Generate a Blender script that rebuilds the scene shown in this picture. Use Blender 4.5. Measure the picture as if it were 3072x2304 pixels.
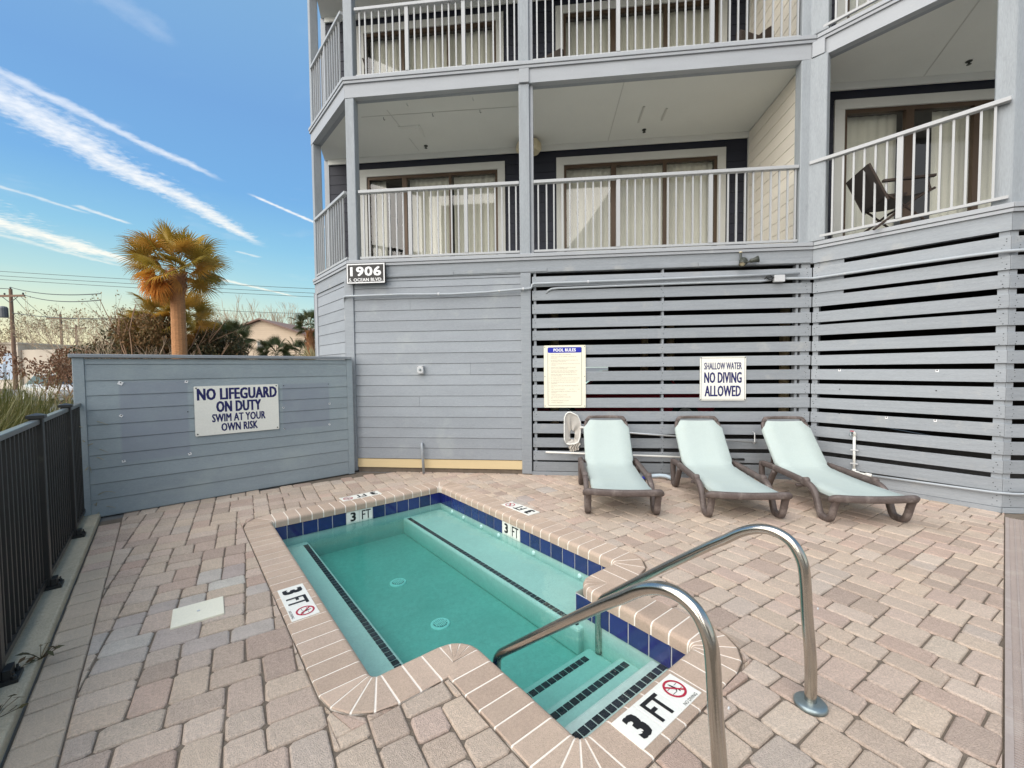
import bpy, bmesh, math, random
from mathutils import Vector, Matrix, Euler, noise as mnoise
from mathutils.geometry import tessellate_polygon
PI = math.pi
R = math.radians
rnd = random.Random(7)
S = bpy.context.scene
for o in list(bpy.data.objects):
    bpy.data.objects.remove(o)
C = S.collection

# ------------------------------------------------------------------ camera
CAM_YAW, CAM_PITCH, CAM_ROLL, CAM_H = R(6.28), R(2.21), R(0.56), 1.55
def make_camera():
    cy, sy = math.cos(CAM_YAW), math.sin(CAM_YAW)
    f = Vector((-sy*math.cos(CAM_PITCH), cy*math.cos(CAM_PITCH), -math.sin(CAM_PITCH)))
    r = Vector((cy, sy, 0)); d = f.cross(r)
    c, s = math.cos(CAM_ROLL), math.sin(CAM_ROLL)
    r2 = c*r + s*d; d2 = -s*r + c*d
    m = Matrix((r2, -d2, -f)).transposed().to_4x4()
    m.translation = (0, 0, CAM_H)
    cam = bpy.data.cameras.new('camera'); cam.sensor_width = 36; cam.sensor_fit = 'HORIZONTAL'
    cam.lens = 1265/3072*36; cam.clip_start = 0.05; cam.clip_end = 3000
    o = bpy.data.objects.new('camera', cam); C.objects.link(o); o.matrix_world = m
    S.camera = o
make_camera()

# ------------------------------------------------------------------ light and sky
SUN_EL, SUN_AZ = 40.0, -142.0           # degrees; azimuth clockwise from +Y
SUN_STRENGTH, SUN_ANGLE = 3.7, 84.0
SKY_STRENGTH = 0.11
EXPOSURE = 0.58
def sun():
    l = bpy.data.lights.new('sun', 'SUN'); l.energy = SUN_STRENGTH; l.angle = R(SUN_ANGLE)
    l.color = (1.0, 0.93, 0.84)
    o = bpy.data.objects.new('sun', l); C.objects.link(o)
    a, e = R(SUN_AZ), R(SUN_EL)
    d = Vector((math.sin(a)*math.cos(e), math.cos(a)*math.cos(e), math.sin(e)))
    o.rotation_euler = (-d).to_track_quat('-Z', 'Y').to_euler()
    o.location = d*80
sun()
class NT:
    def __init__(s, tree): s.t = tree; s.n = tree.nodes; s.l = tree.links
    def new(s, typ, **kw):
        n = s.n.new(typ)
        for k, v in kw.items(): setattr(n, k, v)
        return n
    def val(s, sock, v):
        if hasattr(v, 'is_output') and v.is_output: s.l.new(v, sock)
        elif v is not None: sock.default_value = v
    def math(s, op, a, b=None, c=None, clamp=False):
        n = s.new('ShaderNodeMath', operation=op); n.use_clamp = clamp
        s.val(n.inputs[0], a)
        if b is not None: s.val(n.inputs[1], b)
        if c is not None: s.val(n.inputs[2], c)
        return n.outputs[0]
    def vmath(s, op, a, b=None, sc=None):
        n = s.new('ShaderNodeVectorMath', operation=op)
        s.val(n.inputs[0], a)
        if b is not None: s.val(n.inputs[1], b)
        if sc is not None: s.val(n.inputs['Scale'], sc)
        return n.outputs['Value'] if op in ('DOT_PRODUCT', 'LENGTH') else n.outputs[0]
    def noise(s, vec, scale, detail=3, rough=.55):
        n = s.new('ShaderNodeTexNoise'); s.val(n.inputs['Vector'], vec)
        n.inputs['Scale'].default_value = scale; n.inputs['Detail'].default_value = detail
        n.inputs['Roughness'].default_value = rough
        return n.outputs['Fac']
    def maprange(s, v, a, b, c, d, smooth=False):
        n = s.new('ShaderNodeMapRange')
        if smooth: n.interpolation_type = 'SMOOTHSTEP'
        s.val(n.inputs[0], v)
        for i, x in enumerate((a, b, c, d)): s.val(n.inputs[1+i], x)
        return n.outputs[0]
    def mix(s, f, a, b, blend='MIX'):
        n = s.new('ShaderNodeMix', data_type='RGBA', blend_type=blend)
        s.val(n.inputs[0], f); s.val(n.inputs[6], a); s.val(n.inputs[7], b)
        return n.outputs[2]
def world():
    w = bpy.data.worlds.new('World'); S.world = w; w.use_nodes = True
    t = NT(w.node_tree); t.n.clear()
    out = t.new('ShaderNodeOutputWorld'); bg = t.new('ShaderNodeBackground')
    sky = t.new('ShaderNodeTexSky', sky_type='NISHITA'); sky.sun_disc = False
    sky.sun_elevation = R(SUN_EL); sky.sun_rotation = R(SUN_AZ)
    sky.air_density = 1.0; sky.dust_density = 0.6; sky.ozone_density = 1.5
    tc = t.new('ShaderNodeTexCoord'); d = tc.outputs['Generated']
    sep = t.new('ShaderNodeSeparateXYZ'); t.l.new(d, sep.inputs[0])
    x, y, z = sep.outputs
    # evening gradient by elevation, the same all round, plus a warm band towards the sunset side
    cr = t.new('ShaderNodeValToRGB'); e = cr.color_ramp
    t.val(cr.inputs[0], t.math('MAXIMUM', z, 0.0))
    stops = [(0.0, (.94, .80, .46)), (.055, (.90, .82, .50)), (.11, (.72, .80, .58)), (.165, (.46, .70, .68)),
             (.24, (.26, .56, .75)), (.33, (.17, .42, .75)), (.46, (.165, .37, .70)), (.60, (.21, .42, .69)), (1.0, (.26, .45, .70))]
    e.elements[0].position = 0; e.elements[0].color = (*stops[0][1], 1)
    e.elements[1].position = 1; e.elements[1].color = (*stops[-1][1], 1)
    for p, c in stops[1:-1]:
        k = e.elements.new(p); k.color = (*c, 1)
    nis = t.vmath('SCALE', sky.outputs[0], sc=1.0)
    cool = t.new('ShaderNodeValToRGB'); e = cool.color_ramp
    t.val(cool.inputs[0], t.math('MAXIMUM', z, 0.0))
    cst = [(0.0, (.62, .79, .70)), (.10, (.44, .73, .74)), (.20, (.27, .60, .78))] + stops[5:]
    e.elements[0].position = 0; e.elements[0].color = (*cst[0][1], 1)
    e.elements[1].position = 1; e.elements[1].color = (*cst[-1][1], 1)
    for p, c in cst[1:-1]:
        k = e.elements.new(p); k.color = (*c, 1)
    ha = R(-78)       # the side where the evening glow lies
    dotg = t.math('ADD', t.math('MULTIPLY', x, math.sin(ha)), t.math('MULTIPLY', y, math.cos(ha)))
    gl = t.maprange(dotg, .45, .96, 0.0, 1.0, True)
    hz = t.mix(gl, cool.outputs[0], cr.outputs[0])
    # pale peach high haze low in the sky on the seaward side, the side the balcony glass mirrors
    pe = t.math('MULTIPLY', t.maprange(y, .15, -.75, 0, 1, True), t.maprange(z, .25, .72, 1, 0, True))
    hz = t.mix(t.math('MULTIPLY', pe, .85), hz, (.98, .92, .86, 1))
    grad = t.vmath('SCALE', hz, sc=6.8)
    col = t.mix(0.85, nis, grad)
    # contrails: bands on a flat layer high above, found from the view direction only
    zz = t.math('MAXIMUM', z, 0.02)
    px = t.math('DIVIDE', x, zz); py = t.math('DIVIDE', y, zz)
    cmb = t.new('ShaderNodeCombineXYZ'); t.val(cmb.inputs[0], px); t.val(cmb.inputs[1], py)
    pv = cmb.outputs[0]
    wob = t.math('SUBTRACT', t.noise(pv, 3.0, 4), 0.5)
    fib = t.noise(t.vmath('MULTIPLY', pv, (22, 22, 1)), 1.0, 4, .6)
    big = t.noise(pv, 2.2, 3)
    total = None
    trails = [  # start, end, half width start, end, strength, raggedness
        ((-1.97, 1.10), (-2.36, 3.25), .125, .034, 0.95, .09),
        ((-1.855, 1.10), (-1.765, 2.10), .040, .024, 0.75, .05),
        ((-1.74, 2.25), (-1.57, 3.10), .013, .022, 1.0, .008),
        ((-2.99, 1.85), (-2.95, 2.42), .030, .016, 0.55, .03),
        ((-2.885, 2.26), (-2.88, 2.62), .028, .02, 0.7, .03),
        ((-3.60, 1.9), (-3.95, 3.60), .27, .06, 1.0, .30),
        ((-4.02, 2.4), (-4.10, 3.7), .06, .03, 0.5, .10),
        ((-3.68, 4.20), (-3.56, 5.55), .055, .03, 0.85, .03),
        ((-2.68, 3.30), (-2.63, 3.53), .02, .03, 0.55, .02),
        ((-1.22, 0.95), (-1.15, 1.22), .07, .02, 0.16, .12),
        ((-2.3, 0.2), (-2.6, -2.4), .09, .12, 0.6, .10),
        ((2.2, 1.5), (3.4, -1.2), .09, .16, 0.6, .12),
        ((1.1, -2.5), (-1.9, -3.2), .08, .16, 0.6, .12)]
    for a, b, w0, w1, st, rag in trails:
        a = Vector(a); b = Vector(b); L = (b-a).length; u = (b-a)/L; n = Vector((-u.y, u.x))
        s = t.math('ADD', t.math('MULTIPLY', px, u.x), t.math('MULTIPLY_ADD', py, u.y, -(a.dot(u))))
        s = t.math('DIVIDE', s, L)
        h = t.math('ADD', t.math('MULTIPLY', px, n.x), t.math('MULTIPLY_ADD', py, n.y, -(a.dot(n))))
        h = t.math('MULTIPLY_ADD', wob, rag*2.2, h)
        h = t.math('ABSOLUTE', h)
        wd = t.math('MULTIPLY_ADD', t.math('MULTIPLY', s, 1.0, clamp=True), w1-w0, w0)
        wd = t.math('MULTIPLY', wd, t.math('MULTIPLY_ADD', fib, 2.0, 0.15))
        core = t.maprange(t.math('DIVIDE', h, wd), 0.0, 1.45, 1.0, 0.0, True)
        ends = t.math('MULTIPLY', t.maprange(s, -0.02, 0.10, 0, 1, True), t.maprange(s, 0.80, 1.02, 1, 0, True))
        dens = t.math('MULTIPLY_ADD', fib, 1.0, 0.35, clamp=True)
        m = t.math('MULTIPLY', t.math('MULTIPLY', core, ends), t.math('MULTIPLY', dens, st))
        total = m if total is None else t.math('MAXIMUM', total, m)
    veil = t.math('MULTIPLY', t.maprange(big, 0.55, 0.85, 0, .22, True), t.maprange(z, .05, .3, 0, 1))
    total = t.math('MAXIMUM', total, veil)
    warm = t.maprange(z, 0.1, 0.4, 1, 0)
    cloud = t.mix(warm, (5.6, 5.9, 6.4, 1), (7.0, 6.6, 5.4, 1))
    col = t.mix(total, col, cloud)
    # below the horizon: dull ground tone
    col = t.mix(t.maprange(z, -0.03, 0.0, 1, 0), col, (1.6, 1.5, 1.3, 1))
    t.l.new(col, bg.inputs[0]); bg.inputs[1].default_value = SKY_STRENGTH
    t.l.new(bg.outputs[0], out.inputs[0])
world()
S.render.engine = 'CYCLES'
S.view_settings.view_transform = 'Standard'; S.view_settings.look = 'None'
S.view_settings.exposure = EXPOSURE; S.view_settings.gamma = 1; S.view_settings.use_curve_mapping = False
S.render.film_transparent = False
S.cycles.max_bounces = 8; S.cycles.diffuse_bounces = 4; S.cycles.transparent_max_bounces = 24

# ------------------------------------------------------------------ materials
def mat(name, base, rough=.6, var=.10, scale=6, stretch=(1, 1, 1), bump=.0, bscale=80, metallic=0, objvar=0,
        spec=.4, palette=None, island=False, fine=.06, translucent=0, stain=None, coat=0, wavy=0, grit=0):
    m = bpy.data.materials.new(name); m.use_nodes = True
    t = NT(m.node_tree); b = t.n['Principled BSDF']; out = t.n['Material Output']
    tc = t.new('ShaderNodeTexCoord'); v = t.vmath('MULTIPLY', tc.outputs['Object'], stretch)
    n1 = t.noise(v, scale, 4); n2 = t.noise(v, bscale, 3)
    oi = t.new('ShaderNodeObjectInfo'); r = oi.outputs['Random']
    if island:
        g = t.new('ShaderNodeNewGeometry'); r = g.outputs['Random Per Island']
    fac = t.math('MULTIPLY_ADD', t.math('SUBTRACT', n1, .5), var*2, 1.0)
    fac = t.math('MULTIPLY_ADD', t.math('SUBTRACT', n2, .5), fine*3.2, fac)
    if grit: fac = t.math('MULTIPLY_ADD', t.math('SUBTRACT', t.noise(v, bscale*.33, 2), .5), grit*3.2, fac)
    if objvar: fac = t.math('MULTIPLY_ADD', t.math('SUBTRACT', r, .5), objvar*2, fac)
    if palette:
        cr = t.new('ShaderNodeValToRGB'); cr.color_ramp.interpolation = 'LINEAR'
        els = cr.color_ramp.elements
        els[0].color = (*palette[0], 1); els[-1].color = (*palette[-1], 1)
        for i in range(1, len(palette)-1):
            k = els.new(i/(len(palette)-1)); k.color = (*palette[i], 1)
        rr = t.math('FRACT', t.math('MULTIPLY', r, 7.31)); t.l.new(rr, cr.inputs[0]); col = cr.outputs[0]
    else:
        rgb = t.new('ShaderNodeRGB'); rgb.outputs[0].default_value = (*base, 1); col = rgb.outputs[0]
    col = t.vmath('SCALE', col, sc=fac)
    if stain:
        sc_, lo, hi, scol, amt = stain
        sm = t.maprange(t.noise(tc.outputs['Object'], sc_, 5, .65), lo, hi, 0, amt, True)
        col = t.mix(sm, col, (*scol, 1))
    t.l.new(col, b.inputs['Base Color'])
    b.inputs['Roughness'].default_value = rough; b.inputs['Metallic'].default_value = metallic
    b.inputs['Specular IOR Level'].default_value = spec
    if coat: b.inputs['Coat Weight'].default_value = coat
    if bump:
        bn = t.new('ShaderNodeBump'); bn.inputs['Strength'].default_value = bump; bn.inputs['Distance'].default_value = .01
        hgt = n2
        if wavy: hgt = t.math('MULTIPLY_ADD', n1, wavy, n2)
        t.l.new(hgt, bn.inputs['Height']); t.l.new(bn.outputs[0], b.inputs['Normal'])
    if translucent:
        tr = t.new('ShaderNodeBsdfTranslucent'); t.l.new(col, tr.inputs[0])
        mx = t.new('ShaderNodeMixShader'); mx.inputs[0].default_value = translucent
        t.l.new(b.outputs[0], mx.inputs[1]); t.l.new(tr.outputs[0], mx.inputs[2]); t.l.new(mx.outputs[0], out.inputs[0])
    return m
GRAY = (.282, .305, .328)
MT = {}
MT['paint'] = mat('weathered_grey_paint', GRAY, .62, .16, 2.2, (1, 8, 14), .4, 30, objvar=.10, fine=.16, grit=.08, stain=(3.0, .55, .72, (.40, .40, .385), .5))
MT['paint_wall'] = mat('grey_siding_paint', (.285, .308, .334), .66, .12, 1.6, (1, 3, 4), .3, 60, objvar=.06, fine=.11, grit=.07, stain=(1.6, .52, .74, (.375, .40, .405), .6))
MT['paint_trim'] = mat('pale_grey_trim_paint', (.345, .362, .382), .55, .10, 1.8, (1, 6, 6), .18, 40, objvar=.05, fine=.08, stain=(4.0, .62, .75, (.50, .50, .48), .4))
MT['post'] = mat('grey_post_paint', (.29, .315, .335), .55, .16, 3.0, (6, 6, .8), .3, 25, fine=.14, stain=(5, .62, .74, (.22, .24, .25), .5))
MT['rail'] = mat('pale_metal_railing_paint', (.39, .40, .405), .38, .05, 3, spec=.5)
MT['navy'] = mat('dark_navy_siding_paint', (.011, .013, .024), .6, .15, 3, (1, 6, 6), .15, 40, objvar=.15)
MT['cream_siding'] = mat('cream_siding_paint', (.74, .69, .60), .6, .06, 2, (1, 4, 4), .1, 50, objvar=.04)
MT['soffit'] = mat('grey_green_soffit_paint', (.66, .665, .625), .8, .05, 2, bump=.25, bscale=160)
MT['doortrim'] = mat('taupe_door_trim_paint', (.50, .50, .465), .5, .05, 3)
MT['brown'] = mat('brown_anodised_frame', (.075, .048, .030), .35, .15, 6, metallic=.3)
MT['yellow_board'] = mat('bare_yellow_board', (.66, .52, .30), .65, .06, 2, (1, 6, 6), .1, 60)
MT['curtain'] = mat('cream_curtain_fabric', (.84, .80, .68), .9, .06, 5, translucent=.3)
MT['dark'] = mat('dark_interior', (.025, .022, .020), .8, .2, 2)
MT['room'] = mat('room_paint', (.16, .14, .12), .8, .1, 2)
MT['white_sign'] = mat('white_sign_face', (.80, .79, .72), .4, .03, 4, spec=.5)
MT['cream_sign'] = mat('cream_sign_face', (.80, .765, .62), .4, .05, 3, spec=.5)
MT['blue_ink'] = mat('dark_blue_print', (.011, .012, .10), .45, .05, 5)
MT['band_blue'] = mat('bright_blue_print', (.018, .028, .36), .4, .05, 5)
MT['black_ink'] = mat('black_print', (.012, .012, .014), .5, .05, 5)
MT['faded_ink'] = mat('faded_brown_print', (.40, .34, .27), .6, .05, 5)
MT['red_ink'] = mat('red_print', (.42, .02, .05), .4, .05, 5)
MT['white_ink'] = mat('white_print', (.80, .80, .80), .5, .03, 5)
MT['black_sign'] = mat('black_sign_face', (.018, .017, .016), .45, .2, 8)
MT['pvc'] = mat('white_pvc', (.74, .74, .70), .4, .05, 8)
MT['conduit'] = mat('grey_painted_conduit', (.34, .37, .395), .4, .08, 6, stain=(4, .63, .70, (.66, .64, .58), .8))
MT['transformer'] = mat('dark_grey_transformer', (.10, .11, .12), .5)
MT['metalbox'] = mat('grey_metal_box', (.52, .53, .54), .4, .08, 8)
MT['black_metal'] = mat('black_powder_coat', (.020, .021, .021), .42, .2, 10, spec=.5, stain=(9, .6, .75, (.07, .07, .055), .5))
MT['black_rail'] = mat('sky_sheen_black_top_rail', (.10, .105, .10), .28, .2, 10, spec=.8)  # paler than the fence black: sheen of the sky put into the colour
MT['dark_fixture'] = mat('dark_bronze_fixture', (.05, .055, .045), .45, .2, 14)
MT['steel'] = mat('brushed_stainless_steel', (.50, .47, .42), .20, .10, 12, (1, 1, 1), .04, 60, metallic=1.0, fine=.05)
MT['steel_dark'] = mat('grey_escutcheon', (.24, .29, .30), .35, .1, 10, metallic=.7)
MT['lounger_frame'] = mat('weathered_brown_resin', (.105, .082, .074), .55, .35, 9, (1, 1, 1), .2, 60, fine=.2, stain=(7, .50, .72, (.30, .255, .235), .55))
MT['sling'] = mat('pale_aqua_sling_fabric', (.45, .52, .495), .8, .08, 4, bump=.5, bscale=300, fine=.10, grit=.05, wavy=2.0, stain=(4, .5, .75, (.44, .50, .46), .6))
MT['netmesh'] = mat('beige_net_fabric', (.76, .72, .66), .9, .12, 14, translucent=.4)
MT['aluminium'] = mat('aluminium_pole', (.66, .67, .67), .35, .05, 8, metallic=.6)
PAV = [(0.551, 0.437, 0.345), (0.583, 0.468, 0.366), (0.509, 0.411, 0.334), (0.604, 0.478, 0.371), (0.477, 0.374, 0.302), (0.562, 0.447, 0.355), (0.53, 0.442, 0.371), (0.562, 0.416, 0.334), (0.445, 0.343, 0.281), (0.594, 0.489, 0.392), (0.509, 0.385, 0.318), (0.625, 0.515, 0.419), (0.488, 0.354, 0.286)]
pav_kw = dict(rough=.85, var=.16, scale=6, bump=.9, bscale=190, fine=.30, grit=.18, objvar=.06, spec=.2, stain=(1.3, .52, .74, (.33, .27, .215), .55))
MT['paver'] = mat('tumbled_paver', PAV[0], palette=PAV, **pav_kw)
MT['paver_stuff'] = mat('tumbled_paver_small', PAV[0], palette=PAV, island=True, **pav_kw)
MT['paver_pale'] = mat('worn_lilac_paver', PAV[0], palette=[(.46, .395, .345), (.50, .45, .395), (.41, .335, .30), (.53, .49, .43), (.43, .36, .32)], rough=.8, var=.28, scale=6, bump=.7, bscale=200, fine=.22, grit=.15)
MT['paver_border'] = mat('border_paver', PAV[0], palette=[(.55, .45, .35), (.53, .43, .335), (.58, .48, .375), (.52, .42, .32)], rough=.85, var=.12, scale=7, bump=.8, bscale=210, fine=.2, grit=.10)
MT['joint'] = mat('dark_joint_sand', (.17, .137, .105), .95, .35, 14, bump=.6, bscale=200, fine=.3)
MT['coping'] = mat('salmon_coping_brick', (.48, .345, .27), .8, .12, 9, bump=.7, bscale=240, fine=.20, grit=.10, objvar=.07, palette=[(.51, .385, .295), (.54, .415, .32), (.49, .365, .28), (.53, .40, .305), (.55, .42, .33)])
MT['grout'] = mat('white_grout', (.84, .77, .68), .85, .10, 12, bump=.2, bscale=120)
MT['bluetile'] = mat('cobalt_glazed_tile', (.010, .014, .115), .12, .30, 10, spec=.6, coat=.5, objvar=.25, stain=(14, .60, .72, (.05, .07, .20), .6))
MT['tilegrout'] = mat('pale_tile_grout', (.72, .70, .68), .8, .1, 10)
MT['darktile'] = mat('dark_mosaic_tile', (.014, .020, .030), .25, .25, 12, objvar=.3)
MT['floor_plaster'] = mat('dimmed_pool_floor_plaster', (.47, .59, .55), .8, .12, 2.5, bump=.2, bscale=60, fine=.10, grit=.10, stain=(2.2, .5, .75, (.39, .52, .48), .7))  # darker than the bench plaster: dimming by deeper water put into the colour
MT['plaster'] = mat('pale_pool_plaster', (.53, .62, .58), .8, .12, 2.5, bump=.2, bscale=60, fine=.08, grit=.06, stain=(1.8, .5, .75, (.47, .59, .55), .7))
MT['draingrey'] = mat('white_plastic_drain', (.93, .95, .94), .5, .1, 20)
MT['concrete'] = mat('pale_concrete', (.46, .41, .31), .9, .2, 3, bump=.6, bscale=110, fine=.16, grit=.12, stain=(2.5, .55, .75, (.30, .30, .23), .6))
MT['draindeck'] = mat('grey_brown_drain_plastic', (.36, .30, .27), .7, .10, 5, bump=.2, bscale=80, stain=(5, .5, .7, (.45, .40, .36), .5))
MT['asphalt'] = mat('grey_asphalt', (.16, .155, .15), .95, .2, .8, bump=.4, bscale=60, fine=.15)
MT['house'] = mat('warm_beige_siding', (.56, .44, .32), .75, .05, 1.0, (1, 1, 1), fine=.04, objvar=.03)
MT['houseroof'] = mat('brown_shingle', (.22, .14, .11), .9, .2, 4, bump=.5, bscale=20)
MT['whitewall'] = mat('white_stucco', (.60, .52, .42), .85, .07, .6, fine=.03)
MT['bluepanel'] = mat('pale_blue_panel', (.42, .50, .60), .6, .06, .8)
MT['tan'] = mat('tan_stucco', (.55, .40, .25), .85, .08, .5)
MT['wood_pole'] = mat('weathered_pole_wood', (.20, .125, .085), .85, .2, 4, (8, 8, 1), .3, 20)
MT['wire'] = mat('dark_cable', (.05, .06, .06), .6)
MT['frond'] = mat('sunset_gold_frond', (.2, .16, .03), .5, .25, 3, objvar=.25, translucent=.3, palette=[(.34, .25, .035), (.46, .29, .045), (.26, .21, .035), (.56, .29, .05), (.40, .27, .04)])  # green leaf with the gold of sunset light put into its palette
MT['frond_dead'] = mat('dry_sunset_frond', (.6, .3, .08), .7, .25, 3, objvar=.2, translucent=.25, palette=[(.70, .33, .07), (.75, .40, .10), (.52, .25, .07), (.80, .40, .09)])  # dry tan leaf; sunset glow on the lower crown put into its orange
MT['frond_dark'] = mat('deep_green_frond', (.07, .09, .03), .55, .25, 3, objvar=.25, translucent=.2, palette=[(.055, .085, .03), (.085, .10, .03), (.07, .085, .035), (.11, .105, .035)])
MT['palm_trunk'] = mat('palm_trunk_bark', (.42, .205, .09), .9, .35, 5, (2, 2, 14), 1.0, 14, fine=.3, grit=.2)  # brown bark with orange evening light put into the base colour
MT['boots'] = mat('palm_boot_bark', (.36, .18, .09), .9, .3, 9, bump=.6, bscale=30, fine=.2)
MT['twig'] = mat('pale_winter_twig', (.42, .32, .22), .85, .15, 5)
MT['twig_warm'] = mat('warm_brown_twig', (.30, .19, .12), .85, .15, 5)
MT['pods'] = mat('brown_seed_pods', (.30, .23, .13), .85, .3, 3, island=True, objvar=.3)
MT['leaf_dark'] = mat('dark_evergreen_leaf', (.055, .062, .025), .6, .3, 2, island=True, objvar=.45, translucent=.2, palette=[(.05, .058, .022), (.085, .075, .03), (.13, .085, .035), (.06, .065, .025), (.17, .10, .045), (.045, .05, .02)])
MT['leaf_rust'] = mat('rusty_leaf', (.19, .095, .05), .7, .3, 2, island=True, objvar=.4, translucent=.25)
MT['leaf_brown'] = mat('warm_brown_leaf', (.20, .12, .05), .65, .3, 2, island=True, palette=[(.22, .12, .05), (.15, .10, .04), (.28, .15, .06), (.11, .09, .035), (.19, .14, .05)], translucent=.25)
MT['grassblade'] = mat('ornamental_grass_blade', (.12, .13, .03), .6, .3, 2, island=True, palette=[(.07, .09, .02), (.12, .125, .03), (.17, .16, .045), (.26, .22, .08), (.09, .11, .025)], translucent=.3)
MT['dryblade'] = mat('dry_grass_blade', (.42, .36, .20), .7, .2, 2, island=True, objvar=.3, translucent=.3)
MT['carwhite'] = mat('white_car_paint', (.55, .53, .50), .3, .03, 2, coat=.6)
MT['carred'] = mat('red_car_paint', (.42, .03, .05), .3, .03, 2, coat=.6)
MT['carglass'] = mat('dark_car_glass', (.03, .045, .05), .08, .05, 2, spec=.8)
MT['tyre'] = mat('black_tyre', (.02, .02, .02), .8)
MT['amber'] = mat('amber_lamp_plastic', (.70, .25, .12), .3, .1, 4)
MT['lampglass'] = mat('cream_lamp_glass', (.78, .70, .50), .35, .05, 4, translucent=.35)
MT['wicker'] = mat('dark_brown_wicker', (.035, .022, .016), .6, .4, 30, bump=.5, bscale=120, fine=.3)
MT['cushion'] = mat('pale_green_cushion', (.50, .56, .50), .9, .06, 6)
MT['tan_sling'] = mat('tan_sling_fabric', (.42, .30, .20), .85, .06, 6)
MT['charcoal_sling'] = mat('charcoal_sling_fabric', (.045, .037, .034), .85, .1, 6)
MT['hose'] = mat('pale_blue_hose', (.55, .66, .74), .45, .1, 30)

def mat_glass():
    m = bpy.data.materials.new('window_glass'); m.use_nodes = True
    t = NT(m.node_tree); t.n.clear()
    out = t.new('ShaderNodeOutputMaterial'); tr = t.new('ShaderNodeBsdfTransparent'); gl = t.new('ShaderNodeBsdfGlossy')
    tr.inputs[0].default_value = (.96, .97, .965, 1); gl.inputs['Roughness'].default_value = .01; gl.inputs[0].default_value = (1, 1, 1, 1)
    fr = t.new('ShaderNodeFresnel'); fr.inputs[0].default_value = 1.6
    mx = t.new('ShaderNodeMixShader'); gm = t.new('ShaderNodeNewGeometry'); front = t.math('SUBTRACT', 1.0, gm.outputs['Backfacing'])   # the pane mirrors on its outer face
    t.l.new(t.math('MULTIPLY', t.math('MULTIPLY', fr.outputs[0], 1.2, clamp=True), front), mx.inputs[0])
    t.l.new(tr.outputs[0], mx.inputs[1]); t.l.new(gl.outputs[0], mx.inputs[2]); t.l.new(mx.outputs[0], out.inputs[0])
    return m
def mat_water():
    m = bpy.data.materials.new('pool_water'); m.use_nodes = True
    t = NT(m.node_tree); t.n.clear()
    out = t.new('ShaderNodeOutputMaterial'); tr = t.new('ShaderNodeBsdfTransparent'); gl = t.new('ShaderNodeBsdfGlossy')
    tr.inputs[0].default_value = (.97, .99, .98, 1); gl.inputs['Roughness'].default_value = .03
    tc = t.new('ShaderNodeTexCoord'); n = t.noise(tc.outputs['Object'], 7.0, 3)
    bn = t.new('ShaderNodeBump'); bn.inputs['Strength'].default_value = .35; bn.inputs['Distance'].default_value = .02
    t.l.new(n, bn.inputs['Height']); t.l.new(bn.outputs[0], gl.inputs['Normal'])
    fr = t.new('ShaderNodeFresnel'); fr.inputs[0].default_value = 1.40; t.l.new(bn.outputs[0], fr.inputs['Normal'])
    gm = t.new('ShaderNodeNewGeometry'); front = t.math('SUBTRACT', 1.0, gm.outputs['Backfacing'])
    mx = t.new('ShaderNodeMixShader'); t.l.new(t.math('MULTIPLY', fr.outputs[0], front), mx.inputs[0])
    t.l.new(tr.outputs[0], mx.inputs[1]); t.l.new(gl.outputs[0], mx.inputs[2]); t.l.new(mx.outputs[0], out.inputs[0])
    va = t.new('ShaderNodeVolumeAbsorption'); va.inputs[0].default_value = (.03, .66, .615, 1); va.inputs[1].default_value = 2.15
    t.l.new(va.outputs[0], out.inputs['Volume'])
    return m
MT['glass'] = mat_glass(); MT['water'] = mat_water()

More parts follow.
